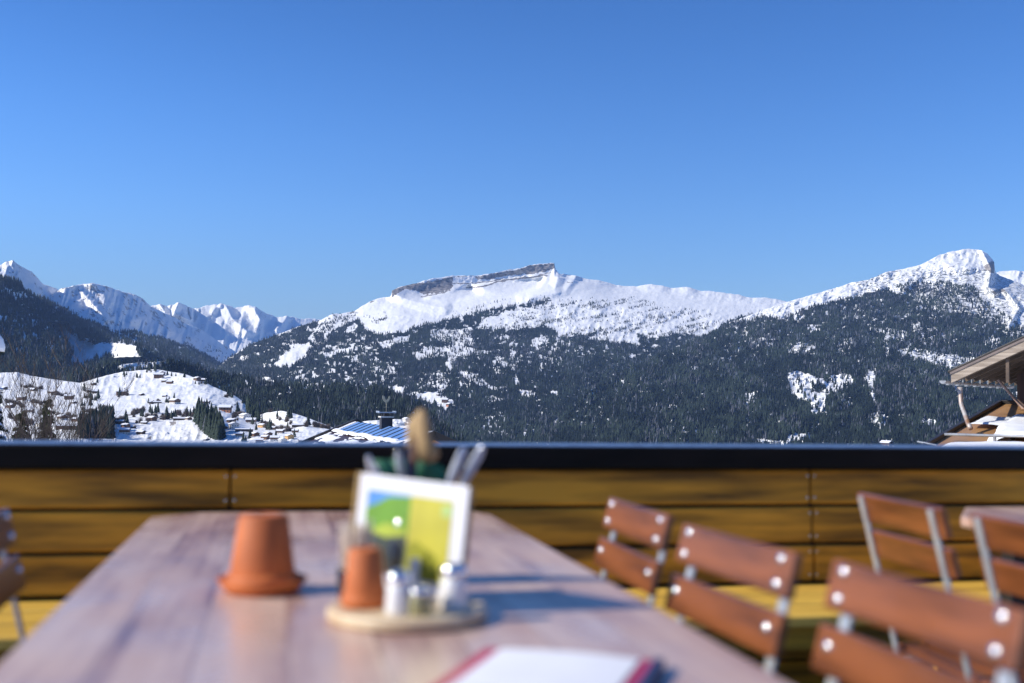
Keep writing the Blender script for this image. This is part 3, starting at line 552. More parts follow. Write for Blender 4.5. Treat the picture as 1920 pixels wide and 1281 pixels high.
H_ = [('brown', 20, 765, 'brown house low at the left margin among hedges', 11, .7), ('chalet', 55, 775, 'snow-roofed chalet left of the bare tree trunk base', 12, 1.2), ('barn', 88, 762, 'dark barn behind the middle stems of the bare tree', 10, .4), ('chalet', 100, 740, 'chalet on the slope behind the upper right twigs of the bare tree', 11, .9), ('white', 75, 800, 'white house hidden behind the base of the bare tree', 12, .5), ('brown', 478, 818, 'brown house below the long dark hotel', 12, .3), ('chalet', 449, 818, 'chalet under the large flat white house', 12, 1.1), ('brown', 512, 806, 'brown house right of the small yellow house', 10, .8), ('white', 530, 829, 'white house lowest right in the village by the railing', 12, .2), ('brown', 486, 829, 'brown house at the railing below the village middle', 12, 1.3), ('chalet', 420, 806, 'chalet just right of the long spruce strip', 10, .6), ('barn', 175.5, 722, 'small dark barn near the left crest of the snowy hill beside one bare tree', 8, .3), ('barn', 168, 736, 'dark barn, left one of a pair on the upper left snow slope', 10, 1.4), ('barn', 180, 737, 'dark barn, right one of a pair on the upper left snow slope', 11, 1.5),
      ('brown', 229, 741, 'brown farmhouse with bushes alone in the middle of the open snow', 15, 1.2), ('barn', 266, 742, 'lone hay barn right of the bush-ringed farmhouse on open snow', 8, .4), ('barn', 309, 744, 'lone hay barn highest in the open ground under the hilltop hamlet', 7, .9),
      ('brown', 297, 710, 'largest brown house of the hamlet on the hilltop', 14, 1.3), ('barn', 309, 717, 'small dark house just below the largest hilltop house', 9, .8), ('brown', 319, 720, 'low brown house at the right lower end of the hilltop hamlet', 9, 1.0), ('chalet', 303, 704, 'snow-roofed chalet topmost in the hilltop hamlet', 11, .2),
      ('brown', 370, 714, 'brown house, left of two on the right shoulder of the hill', 10, .4), ('chalet', 381, 717, 'snow-roofed chalet, right of two on the right shoulder of the hill', 10, 1.2), ('chalet', 328, 757, 'pale chalet with a spruce and bushes in the centre of the hill', 14, .5), ('chalet', 387, 757, 'small chalet with one spruce on its left, right of the hill centre', 10, 1.1),
      ('long', 292, 756, 'long dark farm building behind bushes on the middle slope', 14, 1.5), ('orange', 423, 773, 'orange timber house standing alone on the right slope above the village', 18, 1.2), ('white', 460, 786, 'white-gabled house highest at the wood edge of the village', 15, .3),
      ('brown', 434, 793, 'dark brown house at the upper left end of the village', 12, .9), ('white', 438, 803, 'large flat white house at the left end of the village', 16, .1), ('chalet', 471, 794, 'pale house with an orange ground floor at the wood corner', 15, 1.2), ('long', 458, 808, 'long dark hotel with snowy roof in the village middle', 24, 1.45),
      ('yellow', 492, 802, 'small yellow house right of the wood corner', 11, .6), ('orange', 502, 818, 'bright orange house in the village middle', 12, .3), ('long', 561, 800, 'dark farmhouse on the right snow rise above the village', 17, 1.4), ('chalet', 525, 813, 'snow-roofed chalet left of the yellow village house', 12, 1.0),
      ('brown', 538, 809, 'brown house topmost behind the yellow village house', 10, .4), ('yellow', 543, 823, 'yellow house low in the village beside the long dark shed', 13, .2), ('chalet', 516, 826, 'broad chalet lowest in the village near the railing', 14, 1.3), ('brown', 497, 823, 'brown house lowest at the left of the village', 12, .7),
      ('brown', 554, 811, 'brown house between the farmhouse rise and the long shed', 9, 1.1), ('long', 577, 829, 'long low dark shed beside the neighbouring roof', 26, 1.5), ('barn', 388, 826, 'dark barn alone at the foot of the hill above the railing', 9, .3), ('barn', 264, 814, 'dark barn in the snow field low on the left', 12, .9),
      ('chalet', 233, 813, 'long pale house low on the left at the edge of the snow field', 15, 1.3), ('white', 212, 803, 'tall white house right beside the dark spruce clump', 9, .4), ('orange', 236, 802, 'red-brown house among bushes right of the tall white house', 11, .8), ('brown', 225, 794, 'brown house above the tall white house', 11, 1.2),
      ('barn', 250, 802, 'small brown barn in the patch of bare brown grass', 8, .5), ('brown', 285, 788, 'dark house among bushes left of the spruce trio', 12, .6), ('barn', 271, 794, 'small barn in the bushes below the dark hedge', 9, 1.1), ('long', 339, 787, 'wide dark farmhouse under bare trees at the lip of the snow field', 20, 1.5),
      ('chalet', 353, 788, 'small snow-roofed house at the right end of the wide dark farmhouse', 8, .3), ('barn', 305, 786, 'small dark barn left of the wide dark farmhouse', 8, .9), ('hall', 150, 806, 'very long flat snow-covered hall beside the dark spruce clump', 60, 1.45), ('yellow', 164, 781, 'small yellow house in the left part of the hill', 9, .6),
      ('barn', 8, 731, 'dark barn at the left margin high on the slope', 9, .5), ('brown', 42, 750, 'brown house ringed by bushes behind the bare tree', 11, 1.1), ('barn', 140, 757, 'small barn just right of the bare tree crown', 8, .3), ('brown', 142, 790, 'brown house right of the bare tree above the long hall', 11, .9),
      ('chalet', 117, 787, 'snow-roofed chalet behind the stems of the bare tree', 14, .4), ('brown', 129, 749, 'brown farmhouse behind the right twigs of the bare tree', 13, 1.3), ('barn', 197, 770, 'low barn in the dark hedge on the left slope', 12, 1.4), ('barn', 62, 733, 'dark barn behind the bare tree crown', 9, .7),
      ('white', 762, 790, 'white house on the snow strip right of the neighbouring chimney', 10, .2)]
for k, px, py, lb, wp, rz in H_: house(k, px, py, HV, lb, wp, rz+.2)
for k, px, py, lb, wp, rz in [('orange', 843, 762, 'red timber house low in the forest clearing mid picture', 9, .5), ('brown', 835, 754, 'brown house in the forest clearing above the red one', 10, 1.2), ('barn', 821, 742, 'small barn at the top of the mid forest clearing', 6, .6)]: house(k, px, py, 'plateau_mountain', lb, wp, rz)
for k, px, py, lb, wp, rz in [('yellow', 633, 738, 'orange-fronted house in a small gap of the valley forest', 9, .5), ('white', 587, 737, 'white house in the leftmost gap of the valley forest', 9, .9)]: house(k, px, py, 'plateau_mountain', lb, wp, rz)
house('chalet', 1663, 838, 'right_mountain', 'snow-roofed chalet peeping over the railing below the right mountain', 16, .5)

# ------------------------------------------------------------------ single trees on the village hill
def spruce_mesh():
    V, F = tree_tpl(8, [(.08, .4, .19), (.22, .55, .165), (.38, .7, .135), (.54, .84, .10), (.7, 1.0, .065)]); mb = MB(); mb.add(V, F, 0); mb.tube([(0, 0, -.05), (0, 0, .3)], [.022, .018], 6, 1); return mb
M_SPR = simple('spruce_green', (.030, .045, .028), (.012, .022, .016), .9, 1.5); M_BRK = simple('bark', (.10, .075, .06), (.05, .038, .03), .9, 4, (1, 1, .3))
spr = spruce_mesh().build('spruce_tree', [M_SPR, M_BRK]); first = True
SG = [(315, 245), (335, 243), (322, 255), (405, 262), (416, 262), (430, 262), (630, 245), (660, 252), (690, 252), (752, 262), (833, 308), (855, 312), (905, 312), (675, 422), (873, 440), (508, 515), (518, 520), (545, 520), (560, 515), (438, 540), (452, 545), (660, 555), (672, 560), (690, 560), (683, 548), (970, 505), (980, 500),
      (1135, 515), (1150, 515), (1190, 450), (1172, 450), (1495, 630), (1225, 690), (1175, 725), (1192, 725), (1215, 700), (35, 362), (30, 412), (45, 410), (75, 412), (108, 425), (120, 428), (132, 420), (12, 468), (35, 468), (75, 465), (110, 528), (340, 590), (330, 585), (495, 448), (385, 170), (378, 150), (330, 160), (340, 150),
      (435, 200), (410, 185), (510, 225), (500, 215), (125, 300), (480, 225), (545, 215), (1270, 640), (1310, 590), (1365, 640), (1380, 620), (1345, 640), (1500, 560), (1520, 555), (1420, 545), (1640, 610), (1080, 400), (1095, 405), (1065, 395), (770, 530), (795, 545), (820, 530), (620, 440), (640, 445), (150, 500), (170, 500), (190, 503), (210, 505), (225, 505), (90, 425), (1240, 600), (1410, 690), (1545, 690), (620, 560), (590, 555), (300, 385), (285, 390), (320, 383)]
for i, (u, v_) in enumerate(SG):
    px, py = 150+u/3.84, 640+v_/3.84; p, R = sample(HV, px, py); o = spr if first else spr.copy()
    if not first: COL.objects.link(o)
    first = False; k = random.uniform(9, 16)*(.75 if i % 3 else 1.1); o.location = (p.x, p.y, p.z-.3); o.scale = (k*1.15, k*1.15, k); o.rotation_euler = (0, 0, i*1.3)
    tag(o, 'small dark spruce standing in the open on the snowy village hill', 'tree', 'single spruces on the village hill')
sm = MB()
HEDGE = [((380, 530), (470, 500), 9), ((240, 590), (340, 565), 10), ((610, 560), (700, 545), 8), ((700, 530), (830, 545), 10), ((140, 490), (235, 508), 8), ((480, 555), (560, 545), 7), ((1300, 600), (1400, 620), 8), ((1420, 650), (1540, 640), 9), ((1100, 545), (1200, 535), 8), ((20, 500), (110, 520), 7), ((-540, 430), (-400, 480), 12), ((-500, 560), (-330, 600), 14), ((-350, 440), (-180, 470), 14), ((-160, 540), (-30, 560), 12), ((-420, 330), (-260, 350), 9), ((-200, 380), (-60, 400), 9), ((1690, 610), (1800, 628), 9), ((880, 300), (930, 315), 4), ((1040, 400), (1110, 395), 5)]
for k in range(260):
    a = random.uniform(0, 6.28); e = random.uniform(.2, 1.45); r = random.uniform(.6, 1); q = Vector((math.cos(a)*math.cos(e)*r*.62, math.sin(a)*math.cos(e)*r*.62, math.sin(e)*r)); s_ = Vector((q.x*.25, q.y*.25, q.z*.2)); sm.tube([s_, q], [.014, .005], 3, cap=False)
bush = sm.build('bare_bush', simple('twig_grey', (.16, .12, .10), (.09, .07, .06), .9, 5)); first = True
BG = [(620, 435), (632, 440), (645, 440), (515, 450), (530, 445), (560, 440), (575, 442), (700, 520), (712, 530), (770, 535), (765, 520), (800, 540), (790, 535), (450, 500), (420, 520), (400, 525), (390, 545), (380, 530), (480, 580), (500, 575), (440, 590), (410, 590), (270, 595), (290, 600), (310, 600), (1305, 510), (1370, 505), (1630, 615), (1420, 560), (1440, 570), (1520, 600), (1700, 620), (1720, 622), (1740, 625), (1780, 628), (340, 395), (280, 400), (870, 282), (850, 280), (1360, 620), (1390, 625), (1340, 625), (1100, 560), (1110, 550), (1130, 570), (190, 495), (165, 490), (230, 505), (600, 550), (585, 560), (640, 555), (740, 555), (540, 560), (515, 565), (1490, 580), (240, 580), (255, 575)]
for (u0_, v0_), (u1_, v1_), n_ in HEDGE: BG += [(u0_+(u1_-u0_)*q/n_+random.uniform(-6, 6), v0_+(v1_-v0_)*q/n_+random.uniform(-7, 7)) for q in range(n_)]
for i, (u, v_) in enumerate(BG):
    px, py = 150+u/3.84, 640+v_/3.84; p, R = sample(HV, px, py); o = bush if first else bush.copy()
    if not first: COL.objects.link(o)
    first = False; k = random.uniform(4, 8); o.location = (p.x, p.y, p.z-.4); o.scale = (k*1.1, k*1.1, k); o.rotation_euler = (0, 0, i*1.7)
    tag(o, 'bare grey-brown deciduous bush among the snowy village fields', 'bush', 'bare bushes around the village')

# ------------------------------------------------------------------ neighbouring house with blue sheet roof
def basis_obj(name, label, cat, O, ex, ey, ez):
    r = thing(name, label, cat); r.matrix_world = Matrix(((ex[0], ey[0], ez[0], O[0]), (ex[1], ey[1], ez[1], O[1]), (ex[2], ey[2], ez[2], O[2]), (0, 0, 0, 1))); return r
M_DRK = simple('dark_flashing', (.035, .028, .026), (.02, .018, .018), .5, 3)
M_BLU = simple('blue_sheet_metal', (.16, .31, .62), (.12, .25, .54), .38, 2, metal=.1)
M_TIN = simple('brown_sheet_metal', (.07, .035, .03), (.045, .025, .022), .45, 3, metal=.3)
M_PIN = simple('orange_pine', (.80, .42, .13), (.60, .30, .09), .6, 4, (1, 1, 8))
M_SNW = simple('roof_snow_near', (.87, .88, .91), (.78, .81, .86), .55, 1.5, bump=.5)
PA = Vector(at(667, 791, 70)); PBk = Vector(at(813, 811, 51.7)); dz = (PBk.z+PA.z)/2; PA.z = PBk.z = dz
ex = (PBk-PA); LR = ex.length; ex.normalize(); pl = Vector((ex.y, -ex.x, 0)); pl = pl if pl.x < 0 else -pl
nb = basis_obj('neighbour_house', 'neighbouring house with blue metal roof, snow band and dark chimney', 'house', PA, ex, -pl, Vector((0, 0, 1)))   # local: x along the ridge towards us, y to the right, z up
TH = math.radians(22.8); ct, st = math.cos(TH), math.sin(TH)
def rp(u, v, h, sg=-1): return Vector((u, sg*(v*ct)+sg*h*st, -v*st+h*ct))      # on the slope: u along ridge, v down, h above
def slab(mb, u0, u1, v0, v1, h0, h1, sg=-1, mi=0):
    vs = [rp(a, b, c, sg) for c in (h0, h1) for a, b in ((u0, v0), (u1, v0), (u1, v1), (u0, v1))]; return mb.add(vs, [(0, 3, 2, 1), (4, 5, 6, 7), (0, 1, 5, 4), (1, 2, 6, 5), (2, 3, 7, 6), (3, 0, 4, 7)], mi)
mb = MB(); slab(mb, 0, LR, 0, 9, -.16, 0); slab(mb, 0, LR, 0.0, 9, -.16, 0, 1); roof = mb.build('roof', M_TIN, nb)
mb = MB(); slab(mb, .75, LR-1.2, .03, 1.35, .004, .03)
blue = mb.build('blue_roof_sheet', M_BLU, roof)
for k in range(13): u_ = .75+k*(LR-1.95)/12; mb = MB(); slab(mb, u_-.06, u_+.06, .03, 1.35, .031, .06); mb.build('standing_seam', M_DRK, roof)
for sg in (-1, 1):
    for ua, ub in ((-.12, -.004), (LR+.004, LR+.14)): mb = MB(); slab(mb, ua*(3 if ua < 0 else 1), ub, -.05, 9, -.32, (.17 if ua < 0 else .06), sg); mb.build('verge_board', M_DRK, roof)
def snow_sheet(name, u0, u1, v0, v1, thick, parent, holes_=0., seed=0, sg=-1, du=.12, fn=rp):
    nu, nv_ = int((u1-u0)/du)+2, int((v1-v0)/du)+2; U, V_ = np.meshgrid(np.linspace(u0, u1, nu), np.linspace(v0, v1, nv_), indexing='ij')
    e = np.minimum(np.minimum(U-u0, u1-U), np.minimum(V_-v0, v1-V_)); wob = (fbm(U*1.1, V_*1.1, 3, seed)-.5)*.5
    H = thick*np.clip((e+wob*min(1, thick*4)+.06)/.22, 0, 1)**.5*(.85+.3*fbm(U*2, V_*2, 3, seed+3))
    if holes_: n = fbm(U*.55, V_*2.6, 3, seed+7); k_ = np.clip((n-.5-(.5-holes_)+.0*U)*9, 0, 1); H = H*(1-k_)
    H = np.where(H < .012, -.05, H); vs = [fn(a, b, c, sg) if fn is rp else fn(a, b, c) for a, b, c in zip(U.ravel(), V_.ravel(), H.ravel())]
    id_ = np.arange(nu*nv_).reshape(nu, nv_); m = MB(); m.add(vs, np.stack([id_[:-1, :-1], id_[1:, :-1], id_[1:, 1:], id_[:-1, 1:]], -1).reshape(-1, 4).tolist())
    return m.build(name, M_SNW, parent, smooth=True)
snow_sheet('verge_snow', 0.02, .85, .0, 1.3, .07, roof, 0, 1, du=.06); snow_sheet('snow_band', .5, LR-.5, 1.28, 1.66, .17, roof, 0, 2, du=.045)
snow_sheet('thawing_snow', .03, LR-.05, 1.6, 8.9, .05, roof, .57, 4); snow_sheet('ridge_end_snow', LR-1.25, LR-.02, .0, 1.4, .08, roof, 0, 5)
mb = MB(); mb.add([(.9, -7.2, -8.5), (LR-1.0, -7.2, -8.5), (LR-1.0, 7.2, -8.5), (.9, 7.2, -8.5), (.9, -7.2, -7.2*.42-.2), (LR-1.0, -7.2, -7.2*.42-.2), (LR-1.0, 7.2, -7.2*.42-.2), (.9, 7.2, -7.2*.42-.2), (.9, 0, -.2), (LR-1.0, 0, -.2)], [(0, 3, 2, 1), (0, 1, 5, 4), (2, 3, 7, 6), (1, 2, 6, 9, 5), (3, 0, 4, 8, 7), (4, 5, 9, 8), (6, 7, 8, 9)]); mb.build('wall', M_PIN, nb)
for k in range(5):
    for sg in (-1, 1): MB().beam(rp(LR-.2, 1.2+1.7*k, -.35, sg), rp(LR-1.3, 1.2+1.7*k, -.35, sg), .16, .2).build('purlin_end', M_PIN, nb)
mb = MB()
for sg in (-1, 1): mb = MB(); slab(mb, LR-1.3, LR-.02, .1, 8.9, -.24, -.165, sg); mb.build('soffit', M_PIN, nb)
# chimney with its lid and the cockerel
cpos = rp(9.6, .16, 0)
ch = MB().box((cpos.x, cpos.y, .02), (.56, .60, .90)).build('chimney', simple('dark_slate_cladding', (.035, .035, .042), (.02, .02, .026), .6, 4, (1, 1, 4)), roof)
MB().box((cpos.x, cpos.y, .50), (.68, .72, .06)).build('chimney_crown', M_WHT, ch)
for a_ in (-.24, .24):
    for b_ in (-.26, .26): MB().box((cpos.x+a_, cpos.y+b_, .62), (.05, .05, .18)).build('chimney_post', M_DRK, ch)
MB().box((cpos.x, cpos.y, .62), (.24, .24, .179)).build('flue', M_DRK, ch)
mb = MB().box((cpos.x, cpos.y, .735), (.86, .90, .05)); mb.beam((cpos.x-.42, cpos.y-.45, .775), (cpos.x+.42, cpos.y-.45, .775), .04, .09); mb.beam((cpos.x-.42, cpos.y+.45, .775), (cpos.x+.42, cpos.y+.45, .775), .04, .09); mb.build('chimney_lid', simple('zinc_lid', (.36, .42, .52), (.24, .28, .35), .4, 3, metal=.4), ch)
M_COCK = simple('tarnished_brass', (.55, .50, .36), (.38, .34, .24), .6, 6, metal=.1)
cock = thing('weathercock', 'brass cockerel weather vane on the neighbouring chimney lid', 'weather vane'); cock.matrix_world = nb.matrix_world @ Matrix.Translation((cpos.x, cpos.y, .76)) @ Matrix.Scale(.50, 4)
MB().tube([(0, 0, 0), (0, 0, 1.25)], .022, 8).build('pole', M_COCK, cock)
mb = MB(); mb.tube([(0, -.32, .52), (0, .32, .52)], .012, 6); mb.tube([(-.32, 0, .52), (.32, 0, .52)], .012, 6); mb.build('compass_arm', M_COCK, cock)
body = [(-.42, 1.75), (-.46, 1.55), (-.40, 1.35), (-.25, 1.15), (-.08, 1.02), (-.03, .92), (.05, .92), (.08, 1.02), (.22, 1.12), (.33, 1.28), (.36, 1.45), (.46, 1.50), (.37, 1.56), (.40, 1.70), (.33, 1.66), (.30, 1.74), (.24, 1.66), (.20, 1.52), (.12, 1.36), (-.02, 1.30), (-.14, 1.38), (-.18, 1.55), (-.24, 1.72), (-.30, 1.62), (-.34, 1.80)]
mb = MB(); mb.prism(body, -.02, .02, xf=lambda p: Vector((p.z, p.x, p.y))); mb.build('cockerel', M_COCK, cock)

# ------------------------------------------------------------------ weathered house at the right margin
G0 = Vector(at(1783, 716, 27)); G1 = Vector(at(1905, 726, 33.3)); e_ = Vector((G1.x-G0.x, G1.y-G0.y, 0)).normalized(); g_ = Vector((e_.y, -e_.x, 0))
M_OLD = simple('weathered_grey_wood', (.42, .35, .28), (.17, .13, .10), .85, 2.2, (.5, 5, 8), bump=.5, lo=.3, hi=.6)
M_SOF = simple('dark_old_boards', (.14, .10, .075), (.06, .045, .035), .85, 3, (1, 6, 1))  # soffit and rafter boards, darker and browner than the barge board
M_ZNC = simple('zinc_gutter', (.45, .47, .49), (.30, .31, .33), .45, 4, metal=.5)
M_RST = simple('rusted_zinc', (.50, .50, .50), (.30, .16, .09), .5, 5, (1, 1, .6), metal=.3)
M_BRM = simple('brown_roof_metal', (.52, .29, .12), (.30, .16, .075), .42, 1.2, (1, .35, 1), metal=.25, lo=.3, hi=.55)
rh = basis_obj('old_house', 'weathered wooden house with deep eaves at the right margin', 'house', G0, g_, e_, Vector((0, 0, 1)))   # x up the gable, y back along the eave
TA = math.tan(math.radians(25.5)); LE = 7.6
def sl_(x, y, h): return Vector((x, y, x*TA+h))
mb = MB(); W_ = 5.2
def slab2(mb, x0, x1, y0, y1, h0, h1, mi=0):
    vs = [sl_(a, b, c) for c in (h0, h1) for a, b in ((x0, y0), (x1, y0), (x1, y1), (x0, y1))]; return mb.add(vs, [(0, 3, 2, 1), (4, 5, 6, 7), (0, 1, 5, 4), (1, 2, 6, 5), (2, 3, 7, 6), (3, 0, 4, 7)], mi)
slab2(mb, -.05, W_, -.10, LE, .23, .28); r2 = mb.build('roof', M_DRK, rh, bevel=.01)
# the far slope of this roof
mb = MB(); vs = [Vector((W_, -.1, W_*TA+.28)), Vector((2*W_, -.1, .28)), Vector((2*W_, LE, .28)), Vector((W_, LE, W_*TA+.28))]; vs += [v+Vector((0, 0, -.18)) for v in vs]; mb.add(vs, [(0, 1, 2, 3), (7, 6, 5, 4), (0, 4, 5, 1), (1, 5, 6, 2), (2, 6, 7, 3), (3, 7, 4, 0)]); mb.build('rear_roof_slope', M_DRK, rh)
mb = MB(); slab2(mb, .02, W_, -.07, -.02, -.04, .226); mb.build('barge_board', M_OLD, r2, bevel=.006)
mb = MB(); slab2(mb, .0, W_, -.095, -.074, .17, .226); mb.build('barge_trim', simple('drip_trim', (.22, .17, .15), (.15, .12, .11), .6, 3), r2)
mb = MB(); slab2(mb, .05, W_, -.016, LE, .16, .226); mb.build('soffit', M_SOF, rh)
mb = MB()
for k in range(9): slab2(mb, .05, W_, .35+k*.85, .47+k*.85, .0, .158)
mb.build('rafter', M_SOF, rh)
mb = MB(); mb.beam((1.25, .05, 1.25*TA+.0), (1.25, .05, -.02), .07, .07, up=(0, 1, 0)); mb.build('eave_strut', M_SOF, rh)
gut = MB(); ring = [(.075*math.cos(t), .075*math.sin(t)) for t in np.linspace(math.pi, 2*math.pi, 11)]; inn = [(.066*math.cos(t), .066*math.sin(t)) for t in np.linspace(2*math.pi, math.pi, 11)]
gut.prism(ring+inn, -.35, LE, xf=lambda p: Vector((p.x-.10, p.z, p.y+.02))); gut.prism([(.075*math.cos(t), .075*math.sin(t)) for t in np.linspace(math.pi, 2*math.pi, 11)], -.362, -.35, xf=lambda p: Vector((p.x-.10, p.z, p.y+.02)))
g1 = gut.build('gutter', M_ZNC, rh, smooth=False)
mb = MB()
for k in range(8): mb.box((-.10, .3+k*.93, -.065), (.17, .03, .02)); mb.box((-.01, .3+k*.93, .03), (.02, .03, .18))
mb.build('gutter_bracket', M_ZNC, g1)
D0 = rh.matrix_world.inverted() @ Vector(at(1800, 727, 26.9)); D1 = rh.matrix_world.inverted() @ Vector(at(1802, 757, 26.8)); D2 = rh.matrix_world.inverted() @ Vector(at(1816, 796, 26.3)); D3 = rh.matrix_world.inverted() @ Vector(at(1820, 803, 26.1))
MB().tube([D0, D0+(D1-D0)*.3, D1, D1+(D2-D1)*.08, D2, D3], [.075, .052, .050, .050, .050, .055], 14).build('downpipe', M_RST, g1, smooth=True)
cw = rh.matrix_world.inverted() @ Vector(at(1907, 720, 30.5))
mb = MB(); mb.box((cw.x+3, cw.y+2.2, -1.1), (6, 4.4, 4.2)); mb.build('wall', simple('brown_wall_boards', (.13, .085, .075), (.07, .045, .04), .8, 2, (6, 6, .5)), rh)
MB().tube([(cw.x-.55, cw.y-.5, .35), (cw.x+.35, cw.y-.55, -.75)], .035, 10).build('brace_pipe', simple('faded_red_pipe', (.45, .32, .27), (.3, .2, .17), .5, 5), rh)
MB().tube([(cw.x-.5, cw.y-.5, .34), (-.0, .9, .05)], .012, 8).build('tie_rod', M_ZNC, rh)
# lower lean-to roof: x towards the right margin, y up and back
L0 = Vector(at(1735, 842, 24.6)); L1 = Vector(at(1881, 758, 31.0)); ey = (L1-L0); LV = ey.length; ey.normalize(); exr = g_.copy(); ez = exr.cross(ey).normalized()
if ez.z < 0: ez = -ez
lo = basis_obj('lean_to_roof', 'brown sheet metal lean-to roof with patches of snow below the old house', 'roof', L0, exr, ey, ez)
sh = MB().box((3.0, LV/2-.5, -.04), (6.0, LV+1.0, .08)).build('roof_sheet', M_BRM, lo)
mb = MB(); mb.box((-.05, LV/2-.5, .0), (.10, LV+1.06, .20)); mb.box((3.0, LV+.06, .0), (6.2, .12, .20)); mb.build('edge_flashing', M_DRK, lo, bevel=.01)
mb = MB()
for k in (1.45, 2.9, 4.35): mb.box((k, LV/2-.5, .025), (.05, LV+.9, .05))
mb.build('roof_seam', M_DRK, lo)
fx = lambda a, b, c, sg=0: Vector((a, b, c))
snow_sheet('snow_patch', .22, 1.43, 3.1, 4.55, .14, lo, 0, 21, du=.05, fn=fx); snow_sheet('snow_patch', .95, 2.95, 1.35, 4.4, .20, lo, 0, 22, du=.05, fn=fx); snow_sheet('snow_patch', 2.5, 5.9, 1.45, 3.9, .26, lo, 0, 24, du=.06, fn=fx); snow_sheet('snow_patch', .35, 5.9, -.9, .55, .15, lo, 0, 23, du=.06, fn=fx)
gz = 1.05
MB().tube([(.15, gz, .17), (5.9, gz, .17)], .032, 10).build('snow_guard_pipe', M_ZNC, lo, smooth=True)
for k in (1.2, 2.9, 4.6): MB().box((k, gz, .08), (.05, .10, .17)).box((k, gz+.09, .012), (.07, .26, .02)).build('guard_bracket', M_ZNC, lo)
MB().tube([(-.25, .35, .10), (.25, -.05, .10)], .018, 8).build('lightning_rod', M_ZNC, lo)

# ------------------------------------------------------------------ bare tree and snowy conifers at the left margin
M_STEM = simple('reddish_bark', (.14, .095, .085), (.07, .05, .045), .85, 6, (1, 1, .3)); M_TWIG = simple('brown_twigs', (.15, .115, .085), (.08, .062, .05), .85, 9)
def bare_tree(D, base_px, label):
    b0 = at(base_px[0], base_px[1], D); gz_ = float(np.interp(D, [4.6, 60, 250], [-3.2, -7, -24])); r = thing('bare_tree', label, 'tree', (b0[0], b0[1], gz_)); st_ = MB(); tw = MB(); rnd = random.Random(5)
    def grow(p, d, L, rad, lev):
        n = 5; pts = [p]; rr = [rad]; q = p.copy(); dd = d.copy()
        for k in range(n):
            dd = (dd+Vector((rnd.uniform(-.13, .13), rnd.uniform(-.13, .13), rnd.uniform(-.02, .10)))).normalized(); q = q+dd*L/n; pts.append(q.copy()); rr.append(rad*(1-.6*(k+1)/n))
        (st_ if lev < 2 else tw).tube(pts, rr, 6 if lev < 2 else 3, cap=False)
        if lev < 4:
            m = (0, 8, 6, 6, 0)[lev+1] if lev else 11
            for k in range(m):
                i = rnd.randint(1, n); a = rnd.uniform(0, 6.28); t = Vector((math.cos(a), math.sin(a), 0)); nd = (dd*1.0+t*rnd.uniform(.35, .75)+Vector((0, 0, .25))).normalized()
                grow(pts[i], nd, L*rnd.uniform(.36, .56), max(rr[i]*.6, .0065), lev+1)
    H = CAM[2]+(742-612)/FPX*D-gz_
    for k in range(11):
        a = k*2*math.pi/11+rnd.uniform(-.2, .2); sp = rnd.uniform(.06, .36); d = Vector((math.cos(a)*sp, math.sin(a)*sp*.8, 1)).normalized()
        grow(Vector((math.cos(a)*.25, math.sin(a)*.25, 0)), d, H*rnd.uniform(.42, .58), .06, 0)
    st_.build('trunk', M_STEM, r); tw.build('crown', M_TWIG, r); return r
bare_tree(40, (78, 830), 'many-stemmed bare tree with reddish stems rising behind the railing on the left')
M_NEED = simple('olive_needles', (.085, .105, .035), (.03, .045, .02), .85, 2.5); M_BSNOW = simple('branch_snow', (.86, .87, .9), (.78, .8, .85), .6, 4)
def conifer(pos, H, Rr, label, needle, seed, snow=.0, nlev=30):
    rnd = random.Random(seed); r = thing('snowy_conifer' if snow else 'evergreen_tree', label, 'tree', pos); MB().tube([(0, 0, 0), (0, 0, H)], [H*.022, .015], 8).build('trunk', M_STEM, r); mb = MB(); sn = MB()
    for l in range(nlev):
        z = H*(.06+.92*l/nlev); rr = Rr*(1-(z/H))**.8+.05
        for k in range(11):
            a = rnd.uniform(0, 6.28); L = rr*rnd.uniform(.45, 1.15); z = H*(.06+.92*(l+rnd.random())/nlev); d = Vector((math.cos(a), math.sin(a), 0)); s_ = Vector((-math.sin(a), math.cos(a), 0))
            for j in range(9):
                t = (j+.5)/9; c = d*L*t+Vector((0, 0, z-.22*L*t*t+.05*rnd.random())); wd = .16*L*(1-.6*t)+.05
                for sg in (-1, 1):
                    tip = c+s_*sg*wd*rnd.uniform(.8, 1.5)+d*wd*.9+Vector((0, 0, rnd.uniform(-.08, .04))); q = c+d*.09; mb.add([c+Vector((0, 0, .02)), q, tip], [(0, 1, 2)]); mb.add([c, q+Vector((0, 0, -.03)), tip+Vector((0, 0, -.05))], [(0, 1, 2)])
                    if rnd.random() < snow: sn.add([c+Vector((0, 0, .05)), q+Vector((0, 0, .05)), tip+Vector((0, 0, .03)), c+s_*sg*.03+Vector((0, 0, .09))], [(0, 1, 3), (1, 2, 3), (2, 0, 3), (0, 2, 1)])
    mb.build('crown', needle, r)
    if snow: sn.build('snow_load', M_BSNOW, r)
    return r
def gpt(px, py, D, hpy):   # foot on the slope under a pixel column, height reaching hpy
    b = at(px, py, D); gz_ = float(np.interp(D, [4.6, 60, 250], [-3.2, -7, -24])); top = CAM[2]+(742-hpy)/FPX*D; return (b[0], b[1], gz_), top-gz_
p_, h_ = gpt(40, 800, 46, 775); conifer(p_, h_, 1.1, 'olive evergreen behind the bare tree stems, left of the pair', M_NEED, 1)
p_, h_ = gpt(88, 800, 47, 752); conifer(p_, h_, .8, 'taller olive evergreen tangled among the bare tree stems', M_NEED, 2)
M_DN = simple('dark_needles', (.025, .04, .025), (.012, .02, .014), .9, 2)
p_, h_ = gpt(-14, 800, 38, 735); conifer(p_, h_, 1.0, 'dark snow-laden conifer at the left margin', M_DN, 3, .35)
